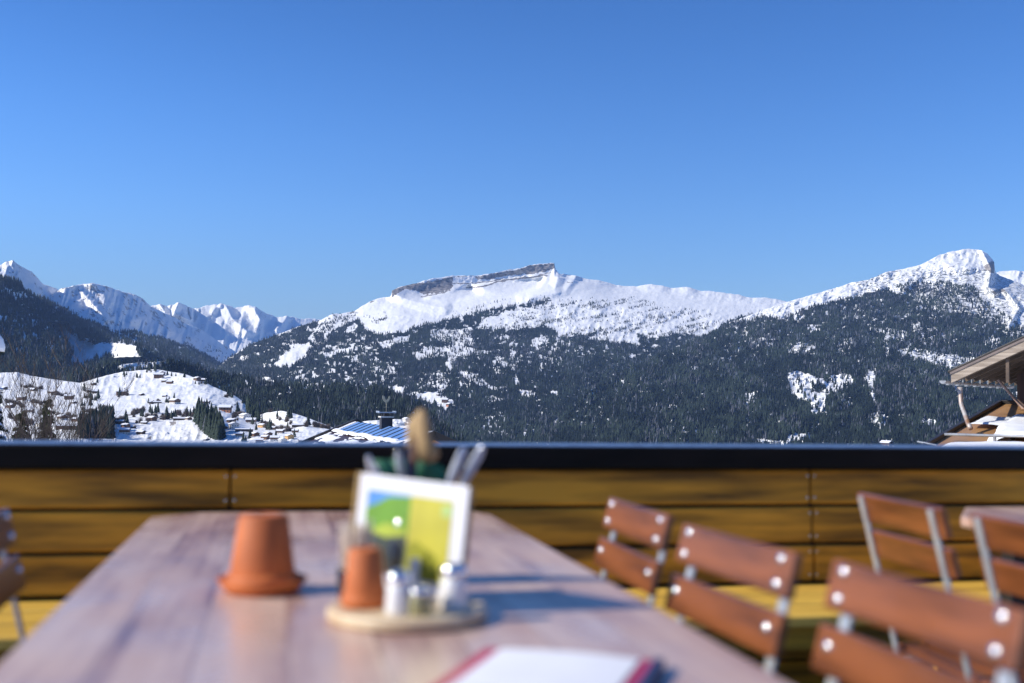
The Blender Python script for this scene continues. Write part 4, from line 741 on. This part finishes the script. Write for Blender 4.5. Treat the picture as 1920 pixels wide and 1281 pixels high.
p_, h_ = gpt(-62, 640, 24, 300); conifer(p_, h_, 1.05, 'tall conifer outside the frame reaching one snowy branch in at the left', M_DN, 4, .5, 44)
# the one snow-loaded bough that reaches into the picture
bo = thing('snowy_bough', 'thick snow cushion on a dark conifer bough at the left edge', 'branch', tuple(at(-12, 640, 24)))
ring_ = MB(); ring_.lathe([(0.0, .20), (.10, .17), (.19, .05), (.235, -.12), (.22, -.22), (.12, -.16), (0, -.12)], seg=20, sx=1, sy=.8); ring_.build('snow_load', M_BSNOW, bo, smooth=True)
mb = MB()
for k in range(260):
    a = random.uniform(0, 6.28); r = random.uniform(.0, .2); q = Vector((r*math.cos(a), r*math.sin(a), -.14-.3*r)); tp = q+Vector((random.uniform(-.08, .09), random.uniform(-.08, .08), random.uniform(-.16, -.02))); mb.add([q, q+Vector((.02, .01, 0)), tp], [(0, 1, 2)])
mb.tube([(-1.6, 0, .1), (0, 0, -.12), (.2, 0, -.24)], [.03, .02, .008], 6); mb.build('twigs', M_DN, bo)

# ------------------------------------------------------------------ terrace
M_FEN = simple('stained_fence_boards', (.80, .40, .040), (.17, .090, .016), .36, 2.0, (.8, 3, 8), bump=.25, spec=.22, lo=.36, hi=.64, detail=7)
M_BEN = simple('yellow_bench_wood', (.78, .50, .09), (.60, .36, .06), .45, 3, (.8, 5, 5), bump=.1)
M_SKYTOP = simple('sky_reflection_beam_top', (.13, .22, .38), (.06, .10, .20), .5, 26, detail=6); M_RAIL = simple('black_painted_beam', (.010, .008, .008), (.004, .004, .004), .6,  4, (1, 5, 5), bump=.08, spec=.15)  # beam top: blue of the reflected sky put into the colour
M_SCR = simple('bright_screw', (.8, .78, .7), (.7, .68, .6), .25, 5, metal=1)
M_DECK = simple('dark_deck_boards', (.075, .05, .03), (.035, .025, .018), .6, 4, (6, .6, 1))
fl = MB()
for k in range(66): fl.box((-4.4+k*.15, .9, -.02), (.142, 6.0, .04))
tag(fl.build('terrace_floor', M_DECK), kind='structure')
tag(MB().box((.5, .8, -1.7), (10.2, 6.3, 3.2)).build('terrace_base', simple('terrace_concrete', (.4, .38, .36), (.3, .29, .28), .9, 2)), kind='structure')
YF = 3.81
fn = thing('terrace_fence', 'closed board fence of amber-stained planks under a black beam', 'fence', (0, YF, 0))
trl = MB().box((.45, .085, .8975), (9.6, .29, .075)).build('top_rail', M_RAIL, fn, bevel=.006); MB().box((.45, .088, .9365), (9.59, .275, .002)).build('sky_tinted_top', M_SKYTOP, trl)  # thin top sheet carries the painted sky reflection
rows = [(.733, .855), (.596, .722), (.459, .585), (.320, .448), (.183, .314), (.046, .177)]; jx = [[-4.3, -.146, 1.881, 5.2], [-4.3, 1.889, 5.2], [-4.3, 1.896, 5.2], [-4.3, .4, 5.2], [-4.3, 1.9, 5.2], [-4.3, .4, 5.2]]
for ri, ((za, zb), js) in enumerate(zip(rows, jx)):
    for ja, jb in zip(js[:-1], js[1:]):
        MB().box(((ja+jb)/2, .012, (za+zb)/2), (jb-ja-.006, .024, zb-za)).build('board', M_FEN, fn, bevel=.007)
MB().box((.45, .0285, .43), (9.5, .008, .858)).build('added_gap_backing', simple('gap_dark_sheet', (.012, .010, .008), (.008, .007, .006), .9, 5), fn)  # added near-black sheet that keeps the board gaps dark
for x in (-3.3, -1.6, -.146, 1.885, 3.6): MB().box((x, .0705, .43), (.09, .07, .86)).build('post', M_FEN, fn, bevel=.004)
for ri, (za, zb) in enumerate(rows[:3]):
    for x in ([-.160, -.132, 1.868, 1.896] if ri == 0 else [1.878, 1.904]):
        for z in (za+.022, zb-.022):
            mb = MB(); V_ = [(x+.0045*math.cos(t), -.0012, z+.0045*math.sin(t)) for t in np.linspace(0, 2*math.pi, 11)[:-1]]+[(x, -.0035, z)]
            mb.add(V_, [(k, (k+1) % 10, 10) for k in range(10)]); mb.build('screw_head', M_SCR, fn, smooth=True)
bn_ = thing('long_bench', 'long yellow slatted bench running along the fence', 'bench', (0, 0, 0))
for y0, y1 in ((3.235, 3.41), (3.435, 3.605), (3.63, 3.79)): MB().box((.45, (y0+y1)/2, .4325), (9.4, y1-y0, .035)).build('seat_slat', M_BEN, bn_, bevel=.006)
MB().box((.45, 3.285, .378), (9.3, .03, .07)).build('apron', M_FEN, bn_)
for x in (-3.4, -1.6, .35, 2.3, 4.1): MB().box((x, 3.52, .205), (.07, .5, .41)).build('leg', M_FEN, bn_)

# table tops
M_TAB = simple('varnished_tabletop', (.68, .50, .44), (.44, .29, .27), .36, 1.7, (6, .7, 1), bump=.05, detail=8, lo=.34, hi=.60, coat=.25)
def table_mat():
    m, t, b = new_mat('varnished_planks'); L = t.links.new; tc = N(t, 'ShaderNodeTexCoord'); se = N(t, 'ShaderNodeSeparateXYZ'); L(tc.outputs['Object'], se.inputs[0])
    def ma(op, a, b_=0.0, cl=False):
        x = N(t, 'ShaderNodeMath', operation=op, use_clamp=cl)
        for i, q in enumerate((a, b_)):
            if isinstance(q, (int, float)): x.inputs[i].default_value = q
            else: L(q, x.inputs[i])
        return x.outputs[0]
    px_ = ma('DIVIDE', ma('ADD', se.outputs[0], .49), .1225); fl_ = ma('FLOOR', px_); fr = ma('FRACT', px_)
    wn = N(t, 'ShaderNodeTexWhiteNoise', noise_dimensions='1D'); L(fl_, wn.inputs['W'])
    def nz(sc, st, d):
        mp = N(t, 'ShaderNodeMapping'); mp.inputs['Scale'].default_value = st; L(tc.outputs['Object'], mp.inputs[0])
        off = N(t, 'ShaderNodeVectorMath', operation='ADD'); cb_ = N(t, 'ShaderNodeCombineXYZ'); L(ma('MULTIPLY', wn.outputs['Value'], 7), cb_.inputs[1]); L(mp.outputs[0], off.inputs[0]); L(cb_.outputs[0], off.inputs[1])
        n = N(t, 'ShaderNodeTexNoise'); n.inputs['Scale'].default_value = sc; n.inputs['Detail'].default_value = d; L(off.outputs[0], n.inputs[0]); return n.outputs['Fac']
    g1_ = nz(1, (55, 1.6, 1), 5); g2x = nz(1, (9, 2.4, 1), 4); g3 = nz(1, (5, 4, 1), 3)
    v = ma('ADD', ma('MULTIPLY', g1_, .35), ma('ADD', ma('MULTIPLY', g2x, .75), ma('MULTIPLY', ma('SUBTRACT', wn.outputs['Value'], .5), .16)))
    r = ramp(t, v, [(.35, (.20, .105, .105)), (.45, (.41, .25, .205)), (.56, (.54, .36, .285)), (.68, (.64, .45, .35))])
    gr = ma('MULTIPLY', ma('ADD', ma('LESS_THAN', fr, .018), ma('GREATER_THAN', fr, .982), True), .3)
    mx2 = N(t, 'ShaderNodeMix', data_type='RGBA'); L(gr, mx2.inputs[0]); L(r.outputs[0], mx2.inputs[6]); mx2.inputs[7].default_value = (.10, .055, .05, 1); L(mx2.outputs[2], b.inputs['Base Color'])
    L(ma('ADD', .20, ma('MULTIPLY', ma('SUBTRACT', g3, .3, True), .75)), b.inputs['Roughness']); b.inputs['Coat Weight'].default_value = .2; b.inputs['Coat Roughness'].default_value = .25; return m
M_TAB = table_mat(); M_TEDGE = simple('pale_table_edge', (.62, .46, .33), (.5, .35, .24), .5, 3, (1, 1, 8)); M_IRON = simple('green_black_iron', (.03, .03, .03), (.02, .02, .02), .45, 5, metal=.4)
def table(name, label, x0, x1, y0, y1, cx_, cy_):
    t = thing(name, label, 'table', ((x0+x1)/2, (y0+y1)/2, 0)); hx, hy = (x1-x0)/2, (y1-y0)/2
    def poly(i): return [(-hx+i, -hy+i), (hx-i, -hy+i), (hx-i, hy-cy_), (hx-cx_*.4, hy-i), (-hx+cx_, hy-i), (-hx+i, hy-cy_)]
    MB().prism(poly(0.0), .718, .75).build('tabletop', M_TAB, t, bevel=.007, seg=3)
    MB().prism(poly(.002), .7165, .7178).build('underside', M_TEDGE, t)
    for sy in (-1, 1):
        for sx in (-1, 1): MB().beam((sx*hx*.72, sy*hy*.75, .715), (sx*hx*.80, sy*hy*.75, 0), .06, .06, up=(0, 1, 0)).build('leg', M_IRON, t, bevel=.004)
        MB().beam((-hx*.74, sy*hy*.75, .16), (hx*.74, sy*hy*.75, .16), .04, .04).build('foot_bar', M_IRON, t)
    MB().beam((0, -hy*.75, .2), (0, hy*.75, .2), .04, .04).build('stretcher', M_IRON, t)
    return t
table('wooden_table', 'long reddish wooden table with flowerpots and menu stand on it', -.347, .635, .35, 3.50, .13, .12)
table('wooden_table', 'second wooden table, only its corner showing at the right margin', 2.095, 3.08, .6, 3.50, .2, .28)

# folding chairs
M_SLAT = simple('red_brown_slats', (.255, .080, .024), (.10, .032, .012), .33, 4, (6, .8, 6), bump=.12, coat=.15, detail=7)
M_GALV = simple('galvanised_steel', (.74, .77, .80), (.5, .53, .57), .35, 12, metal=.55, bump=.1)
M_RIV = simple('polished_rivet', (.95, .94, .92), (.9, .9, .88), .18, 5, metal=.9)
def rivet(mb, c, nrm, r=.0095, h=.005):
    nrm = Vector(nrm).normalized(); a = nrm.cross(Vector((0, 1, 0))).normalized(); b = nrm.cross(a); n = 14; vs = []
    prof = [(1, 0), (.92, .45), (.65, .8), (.3, .97)]
    for q, z in prof:
        for k in range(n): t = 2*math.pi*k/n; vs.append(Vector(c)+(a*math.cos(t)+b*math.sin(t))*r*q+nrm*h*z)
    vs.append(Vector(c)+nrm*h); fs = []
    for i in range(3):
        for k in range(n): fs.append((i*n+k, i*n+(k+1) % n, (i+1)*n+(k+1) % n, (i+1)*n+k))
    fs += [(3*n+k, 3*n+(k+1) % n, 4*n) for k in range(n)]; mb.add(vs, fs)
def make_chair(label):
    t = thing('folding_chair', label, 'chair'); top = Vector((-.27, 0, .855)); mid = Vector((-.165, 0, .43)); foot = Vector((.20, 0, 0)); d = (top-mid).normalized(); nrm = Vector((d.z, 0, -d.x))   # nrm points to the sitter
    Rm = Matrix((Vector((nrm.x, 0, nrm.z)), Vector((0, 1, 0)), Vector((d.x, 0, d.z)))).transposed()
    for i, (a, b) in enumerate(((0, .074), (.098, .168))):
        c = top-d*((a+b)/2)+nrm*.013; sl = MB().box(c, (.017, .43, b-a), mat=Rm).build('back_slat', M_SLAT, t, bevel=.004, seg=2)
        for y in (-.178, .178):
            for q in ((.2, .76) if i == 0 else (.42,)): rv = MB(); rivet(rv, top-d*(a+(b-a)*q)+nrm*.0216+Vector((0, y, 0)), nrm); rv.build('rivet', M_RIV, sl, smooth=True)
    for y in (-.178, .178):
        mb = MB(); o = Vector((0, y, 0)); mb.beam(top+o-d*.004, mid+o, .022, .007, up=nrm); mb.beam(mid+o, foot+o, .022, .007, up=Vector((.75, 0, .65))); mb.build('back_rail', M_GALV, t, bevel=.001)
        o = Vector((0, y*.86, 0)); MB().beam(Vector((.20, 0, .425))+o, Vector((-.24, 0, 0))+o, .022, .007, up=Vector((.7, 0, -.7))).build('leg', M_GALV, t)
        o = Vector((0, y*.9, 0)); MB().beam(Vector((-.16, 0, .432))+o, Vector((.24, 0, .445))+o, .02, .012).build('seat_rail', M_GALV, t)
    for k in range(6): x = -.12+k*.068; MB().box((x, 0, .452+.002*k), (.056, .43, .016)).build('seat_slat', M_SLAT, t, bevel=.004)
    for p in ((-.20, .06), (.165, .06), (-.02, .24)): MB().tube([(p[0], -.17, p[1]), (p[0], .17, p[1])], .006, 8).build('crossbar', M_GALV, t)
    return t
c1 = make_chair('reddish slatted folding chair, smallest and farthest of the row right of the main table')
rowg = 'folding chairs right of the main table'; c1['group'] = rowg
def place(c, x, y, rz, label=None, group=None, z=0): 
    c.location = (x, y, z); c.rotation_euler = (0, 0, rz)
    if label: c['label'] = label
    if group: c['group'] = group
P_ = math.pi
place(c1, .55, 2.482, P_)
place(copy_tree(c1), .545, 1.888, P_+.07, 'reddish slatted folding chair, middle one of the row right of the main table', rowg)
place(copy_tree(c1), .60, 1.395, P_+.05, 'reddish slatted folding chair, largest and nearest of the row right of the main table', rowg)
g2_ = 'folding chairs at the second table'
place(copy_tree(c1), 1.775, 2.587, -.05, 'folding chair seen from behind, turned to the second table, left one of two', g2_)
place(copy_tree(c1), 1.765, 2.06, -.03, 'folding chair seen from behind below the second tabletop corner at the right margin', g2_)
place(copy_tree(c1), -.283, 2.31, .03, 'shaded folding chair at the left margin, only its slat ends and one leg showing')

# ------------------------------------------------------------------ things on the main table
M_TER2 = simple('terracotta', (.62, .165, .038), (.40, .10, .024), .7, 9, bump=.08)
def pot(name, label, c, rt, rb, h, rim_h, saucer=None):
    t = thing(name, label, 'flowerpot', c); zb = 0
    if saucer:
        rs, hs = saucer; zb = .006; tag(MB().lathe([(0, 0), (rs*.74, 0), (rs*.80, .003), (rs, hs), (rs*.955, hs+.001), (rs*.80, .0055), (0, .0055)], c, 56).build('saucer', M_TER2, None, smooth=True), 'terracotta saucer carrying the larger upturned flowerpot', 'saucer')
    MB().lathe([(rb*.90, zb), (rb, zb+.001), (rb+.001, zb+rim_h-.003), (rb-.004, zb+rim_h), (rb*.90, zb+rim_h+.002)], (0, 0, 0), 56).build('rim', M_TER2, t, smooth=True)
    MB().lathe([(rb*.897, zb+rim_h*.5), (rb*.895, zb+rim_h+.004), (rt+.002, zb+h-.004), (rt-.002, zb+h), (rt*.28, zb+h+.0005), (rt*.22, zb+h-.006), (0, zb+h-.006)], (0, 0, 0), 56).build('pot_body', M_TER2, t, smooth=True)
    return t
pot('flowerpot', 'larger upturned terracotta flowerpot standing alone on its saucer', (-.02, 2.090, .75), .0415, .063, .130, .028, (.080, .024))
ZT = .7505
bd = MB().lathe([(0, 0), (.120, 0), (.126, .004), (.127, .014), (.122, .0195), (0, .0195)], (.208, 1.812, ZT), 64).build('wooden_board', simple('pale_board_wood', (.72, .58, .38), (.58, .43, .26), .5, 5, (1, 8, 1)), smooth=False, bevel=0)
tag(bd, 'round pale wooden board carrying the shakers and the small pot', 'board'); ZB = ZT+.0197
pot('flowerpot', 'smaller upturned terracotta flowerpot on the round wooden board', (.140, 1.815, ZB), .0245, .0365, .090, .020)
def lay(px, py): p = onz(px, py, ZB); return (float(p[0]), float(p[1]), ZB)
m_, t_, M_GLS = new_mat('clear_glass'); M_GLS.inputs['Transmission Weight'].default_value = 1; M_GLS.inputs['Roughness'].default_value = .02; M_GLS.inputs['IOR'].default_value = 1.45; M_GLS = m_
M_STEEL = simple('polished_steel', (.85, .86, .88), (.75, .76, .78), .12, 6, metal=1); M_SALT = simple('white_salt', (.85, .85, .84), (.78, .78, .78), .4, 40, coat=1)
M_PEP = simple('ground_pepper', (.34, .32, .14), (.17, .15, .07), .3, 60, coat=1)
p = lay(664, 1124); gl = thing('glass_of_toothpicks', 'small glass full of pale wooden sticks behind the small flowerpot', 'glass', p)
MB().lathe([(.0, .0), (.026, .0), (.029, .05), (.027, .05), (.024, .005), (0, .005)], (0, 0, 0), 32).build('glass', M_GLS, gl, smooth=True)
mb = MB(); M_STK = simple('pale_sticks', (.82, .74, .62), (.6, .5, .38), .6, 20)
for k in range(46):
    a = random.uniform(0, 6.28); r = random.uniform(0, .02); r2_ = r+random.uniform(.0, .014); mb.tube([(r*math.cos(a), r*math.sin(a), .008), (r2_*math.cos(a), r2_*math.sin(a), random.uniform(.100, .128))], .0024, 5)
mb.build('stick', M_STK, gl)
def shaker(px, py, label, fill, name='salt_shaker', h=.062, r=.021):
    t = thing(name, label, 'shaker', lay(px, py)); MB().lathe([(0, 0), (r*.92, 0), (r, .003), (r*.86, h*.6), (r*.8, h*.72), (0, h*.72)], (0, 0, 0), 24).build('shaker_body', fill, t, smooth=True)
    MB().lathe([(r*.83, h*.70), (r*.90, h*.72), (r*.88, h*.88), (r*.6, h*.98), (0, h*1.02)], (0, 0, 0), 24).build('metal_cap', M_STEEL, t, smooth=True)
shaker(747, 1150, 'salt shaker with gleaming metal cap right beside the small flowerpot', M_SALT, h=.066)
shaker(850, 1140, 'salt shaker at the right end of the round board', M_SALT, h=.070, r=.023)
shaker(787, 1152, 'low olive-brown pepper shaker between the two salt shakers', M_PEP, 'pepper_shaker', .042, .019)
t = thing('seasoning_bottle', 'dark slim bottle with shiny cap in front of the menu card', 'bottle', lay(752, 1108)); MB().lathe([(0, 0), (.024, 0), (.026, .004), (.026, .07), (.014, .092), (.011, .10)], (0, 0, 0), 28).build('bottle_body', simple('brown_glass', (.035, .03, .022), (.02, .018, .015), .1, 4, coat=.6), t, smooth=True); MB().lathe([(.0125, .098), (.014, .10), (.014, .118), (.010, .122), (0, .1225)], (0, 0, 0), 24).build('cap', M_STEEL, t, smooth=True)
t = thing('sugar_sachets', 'folded white paper sachets leaning behind the pepper shaker', 'sachets', lay(800, 1118)); M_PAP = simple('white_paper', (.86, .86, .86), (.80, .80, .81), .7, 12)
for k in range(4): MB().box((.004*k-.006, .003*k, .031), (.046, .0018, .062), mat=Matrix.Rotation(.22*k-.3, 3, 'Z') @ Matrix.Rotation(-.32+.1*k, 3, 'X')).build('sachet', M_PAP, t, bevel=.0005)

# menu card in its stand
TL = Vector(at(671, 895, 1.995)); TR = Vector(at(873, 913, 1.85)); zt = (TL.z+TR.z)/2; cxv = Vector((TR.x-TL.x, TR.y-TL.y, 0)); Wc = cxv.length; cxv.normalize(); cyv = Vector((-cxv.y, cxv.x, 0)); Hc = zt-ZB
mid = (TL+TR)/2; cdn = basis_obj('menu_card', 'white-bordered picture card standing upright behind the shakers', 'card', Vector((mid.x, mid.y, ZB+.004)), cxv, cyv, Vector((0, 0, 1))); cdn.matrix_world = cdn.matrix_world @ Matrix.Rotation(math.radians(2.4), 4, 'Y')
mdw = Matrix.Rotation(-.10, 3, 'X')
lean = lambda x, y, z: Vector((x, y+.10*(Hc-z)*-1+.0, z))
def panel(mb, x0, x1, z0, z1, y0, y1, mi=0):
    vs = [Vector((x, y+.09*(z-Hc), z)) for y in (y0, y1) for x, z in ((x0, z0), (x1, z0), (x1, z1), (x0, z1))]; return mb.add(vs, [(0, 1, 2, 3), (7, 6, 5, 4), (0, 4, 5, 1), (1, 5, 6, 2), (2, 6, 7, 3), (3, 7, 4, 0)], mi)
w2 = Wc/2; mb = MB(); panel(mb, -w2, w2, 0.0, Hc, .0, .004); MB_ = mb.build('card', simple('glossy_white_card', (.74, .74, .77), (.70, .70, .74), .3, 3), cdn, bevel=.0015)
mb = MB(); panel(mb, -w2-.010, -w2-.001, 0, Hc+.001, -.001, .030); panel(mb, -w2-.001, w2+.002, 0, Hc-.003, .0055, .012); mb.build('wooden_holder', simple('golden_holder_wood', (.36, .24, .08), (.26, .17, .06), .5, 4), cdn, bevel=.001)
bx0, bx1, bz0, bz1 = -w2+.022, w2-.028, .024, Hc-.026; mx = bx0+(bx1-bx0)*.52
cols = dict(sky=(.10, .30, .70), green=(.16, .34, .03), bright=(.42, .50, .05), dark=(.05, .06, .045), yellow=(.55, .50, .06), olive=(.30, .30, .02), mint=(.45, .62, .22)); CM_ = {k: simple('print_'+k, v, tuple(x*.8 for x in v), .35, 14) for k, v in cols.items()}; CL = list(CM_)
mb = MB()
def flat(poly, y, mi): n = len(mb.v); mb.v += [(x, y+.09*(z-Hc), z) for x, z in poly]; mb.f.append(tuple(range(n, n+len(poly)))); mb.m.append(CL.index(mi))
W1 = mx-bx0; Hh = bz1-bz0
flat([(bx0, bz1-Hh*.30), (mx, bz1-Hh*.30), (mx, bz1), (bx0, bz1)], -.0006, 'sky'); flat([(bx0, bz1-Hh*.22), (bx0+W1*.25, bz1-Hh*.15), (bx0+W1*.5, bz1-Hh*.05), (mx, bz1-Hh*.02), (mx, bz0+Hh*.35), (bx0, bz0+Hh*.35)], -.0009, 'green')
flat([(bx0+W1*.15, bz0+Hh*.5), (bx0+W1*.5, bz0+Hh*.62), (mx-.004, bz0+Hh*.58), (mx-.004, bz0+Hh*.44), (bx0+W1*.3, bz0+Hh*.4)], -.0012, 'bright'); flat([(bx0, bz0), (mx, bz0), (mx, bz0+Hh*.50), (bx0+W1*.5, bz0+Hh*.44), (bx0, bz0+Hh*.52)], -.0013, 'dark')
flat([(mx, bz0), (bx1, bz0), (bx1, bz1), (mx, bz1)], -.0007, 'yellow'); flat([(mx, bz0), (bx1-.012, bz0), (bx1-.02, bz0+Hh*.30), (mx+.02, bz0+Hh*.46), (mx, bz0+Hh*.4)], -.001, 'olive'); flat([(bx1-.022, bz1-Hh*.20), (bx1-.003, bz1-Hh*.20), (bx1-.003, bz1-Hh*.06), (bx1-.022, bz1-Hh*.06)], -.001, 'mint')
mb.build('printed_picture', [CM_[k] for k in CL], cdn)

# crock with cutlery, napkins and a dried leaf behind the card
def P3(px, py, D): return Vector(at(px, py, D))
cb = P3(775, 1000, 2.16); crock = tag(MB().lathe([(0, 0), (.045, 0), (.052, .01), (.055, .13), (.050, .13), (.046, .012), (0, .012)], (cb.x, cb.y, ZT), 40).build('cutlery_crock', simple('dark_stoneware', (.05, .055, .06), (.03, .03, .035), .4, 6), smooth=True), 'dark stoneware crock hidden behind the menu card', 'crock')
M_NAP = simple('green_paper_napkin', (.02, .17, .09), (.012, .10, .055), .7, 14); M_CUT = simple('brushed_cutlery', (.78, .82, .90), (.62, .66, .74), .35, 10, metal=.35); M_NVY = simple('navy_handle', (.035, .045, .10), (.02, .03, .07), .4, 8)
nap = thing('green_napkins', 'bunch of dark green paper napkins rising out of the crock', 'napkins', (cb.x, cb.y, ZT+.06))
for k in range(9):
    a = -.9+k*.22; w0 = .022; c0 = Vector((0, 0, 0)); tip = (P3(712+k*13.5, 862+8*(k % 3), 2.13+.02*(k % 3))-Vector((cb.x, cb.y, ZT+.06)))
    s_ = Vector((.95, -.2, 0)); mb = MB(); n_ = 6; vs = []
    for i in range(n_+1):
        t_ = i/n_; q = c0.lerp(tip, t_)+Vector((0, .010*math.sin(t_*5+k), 0)); wd = w0*(.5+.9*t_)*(1-.5*max(0, t_-.8)*5*.7); vs += [q-s_*wd, q+Vector((0, -.006, 0)), q+s_*wd]
    for i in range(n_): mb.add([], []) ; 
    mb.add(vs, [(3*i+j, 3*i+j+1, 3*i+4+j, 3*i+3+j) for i in range(n_) for j in range(2)]); o = mb.build('napkin', M_NAP, nap, smooth=True); sd = o.modifiers.new('thick', 'SOLIDIFY'); sd.thickness = .0012
def cutlery(name, label, cat, p0, p1, w0, w1, m):
    t = thing(name, label, cat, tuple(p0)); d = p1-p0; L = d.length; dn = d.normalized(); s_ = Vector((.98, -.2, 0)); s_ = (s_-dn*s_.dot(dn)).normalized(); nn = dn.cross(s_); prof = [(0, w0), (.35, w0*.9), (.62, w0*.75), (.8, w1), (.93, w1*1.02), (.98, w1*.8), (1, w1*.35)]; mb = MB(); vs = []
    for q, w_ in prof:
        c = dn*L*q; vs += [c-s_*w_+nn*.001, c-s_*w_*.5+nn*.0025, c+s_*w_*.5+nn*.0025, c+s_*w_+nn*.001, c+s_*w_*.5-nn*.0015, c-s_*w_*.5-nn*.0015]
    n = len(prof); fs = [(6*i+j, 6*i+(j+1) % 6, 6*i+6+(j+1) % 6, 6*i+6+j) for i in range(n-1) for j in range(6)]+[tuple(range(6))[::-1], tuple(range(6*n-6, 6*n))]; mb.add(vs, fs); mb.build('handle', m, t, smooth=False, bevel=.0006)
    if cat == 'fork': MB().lathe([(0, -.0045), (.003, -.0034), (.0045, 0), (.003, .0034), (0, .0045)], tuple(dn*(L-.002)), 14).build('glint_bead', M_RIV, t, smooth=True)  # polished ball added at the tip to make a glint
    return t
bs = Vector((cb.x, cb.y, ZT+.03)); cg = 'cutlery in the crock'
cutlery('table_knife', 'steel knife handle leaning far right out of the crock, the outer one', 'knife', bs+Vector((.012, 0, 0)), P3(905, 838, 2.08), .006, .0095, M_CUT)
cutlery('table_knife', 'bluish knife handle leaning right out of the crock, the inner one', 'knife', bs, P3(872, 838, 2.14), .006, .009, M_CUT)
cutlery('table_knife', 'dark navy knife handle standing upright under the dried leaf', 'knife', bs+Vector((.0, -.01, 0)), P3(770, 835, 2.10), .008, .011, M_NVY)
cutlery('fork', 'steel fork handle with a bright glint, leftmost in the crock', 'fork', bs+Vector((-.02, 0, 0)), P3(690, 856, 2.10), .005, .007, M_CUT)
cutlery('fork', 'shorter steel fork handle just right of the leftmost one', 'fork', bs+Vector((-.01, .01, 0)), P3(706, 874, 2.12), .005, .007, M_CUT)
cutlery('fork', 'steel fork handle left of the dried leaf', 'fork', bs+Vector((0, .012, 0)), P3(746, 846, 2.12), .005, .007, M_CUT)
# dried tan leaf: two folded lobes
lf = thing('dried_leaf', 'pale tan dried leaf folded upright above the napkins', 'leaf'); M_LEAF = simple('dry_tan_leaf', (.50, .34, .16), (.34, .22, .10), .7, 18, bump=.2); M_LEAF_SHADE = simple('leaf_crease_shade', (.24, .13, .07), (.15, .08, .05), .8, 18)
def lobe(name, pts, D, bulge, m, seed):
    c = Vector((0, 0, 0)); L = [P3(787+(x-787)*.86, y, D) for x, y in pts]; c = sum(L, Vector())/len(L); n = len(L); rings = []
    fw = Vector((.2, .98, 0)); vs = []
    for k, s_ in enumerate((1, .82, .55, .25)):
        for q in L: vs.append(c+(q-c)*s_-fw*bulge*(1-s_*s_)**.5*(1+.15*math.sin(q.x*90+seed)))
    vs.append(c-fw*bulge*1.02); mb = MB(); mb.add(vs, [(k*n+i, k*n+(i+1) % n, (k+1)*n+(i+1) % n, (k+1)*n+i) for k in range(3) for i in range(n)]+[(3*n+i, 3*n+(i+1) % n, 4*n) for i in range(n)])
    o = mb.build(name, m, lf, smooth=True); sd = o.modifiers.new('thick', 'SOLIDIFY'); sd.thickness = .003; return o
lobe('leaf_lobe', [(782, 772), (793, 768), (803, 775), (809, 795), (812, 820), (822, 838), (828, 850), (822, 862), (806, 866), (788, 862), (780, 845), (776, 815), (777, 790)], 2.10, .016, M_LEAF, 1)
lobe('leaf_lobe', [(778, 775), (766, 785), (757, 800), (762, 808), (754, 818), (762, 826), (757, 838), (768, 846), (776, 842), (780, 815), (782, 792)], 2.12, .010, M_LEAF, 2)
lobe('leaf_fold', [(781, 800), (772, 825), (766, 860), (775, 875), (783, 868), (784, 830)], 2.095, .006, M_LEAF_SHADE, 3)  # dark fold: shade in the crease put into the colour

# menu folder at the near edge
mf = thing('menu_folder', 'open white menu pages in a dark red cover, lying at the near edge', 'menu', (.300, 1.536, ZT), math.atan2(-.465, .886))
MB().box((.098, -.15, .0042), (.232, .312, .0075)).build('cover', simple('crimson_cover', (.55, .02, .07), (.42, .015, .05), .4, 6), mf, bevel=.001)
mb = MB(); n_ = 12; vs = []
for i in range(n_+1):
    x = .006+(.190)*i/n_; z = .0105+.003*math.sin(math.pi*i/n_)**.8
    for y in (-.006, -.296): vs.append((x, y, z)); 
    for y in (-.006, -.296): vs.append((x, y, .0083))
fs = []
for i in range(n_): a = 4*i; b = a+4; fs += [(a, a+1, b+1, b), (a+2, b+2, b+3, a+3), (a, b, b+2, a+2), (a+1, a+3, b+3, b+1)]
fs += [(0, 2, 3, 1), (4*n_, 4*n_+1, 4*n_+3, 4*n_+2)]; mb.add(vs, fs); mb.build('pages', M_PAP, mf, smooth=False)
MB().box((.2215, -.155, .0075), (.013, .30, .013)).build('edge_shadow', simple('navy_edge_shadow', (.02, .03, .09), (.015, .02, .06), .4, 6), mf, bevel=.001)  # navy strip colours in the shadow along the folder's right edge
# ------------------------------------------------------------------ thin valley air
def build_haze():
    m, t, b = new_mat('valley_air'); t.nodes.remove(b)
    v = N(t, 'ShaderNodeVolumePrincipled'); v.inputs['Color'].default_value = (.34, .55, 1, 1); v.inputs['Density'].default_value = 3.4e-5; v.inputs['Anisotropy'].default_value = 0.0
    t.links.new(v.outputs[0], t.nodes['Material Output'].inputs['Volume'])
    h = MB().box((0, 5000, (1600-263)/2), (60000-2, 70000-2, 1600+263)).build('haze', m); tag(h, kind='stuff', label='thin bluish air filling the valley between terrace and mountains', cat='haze')
build_haze()
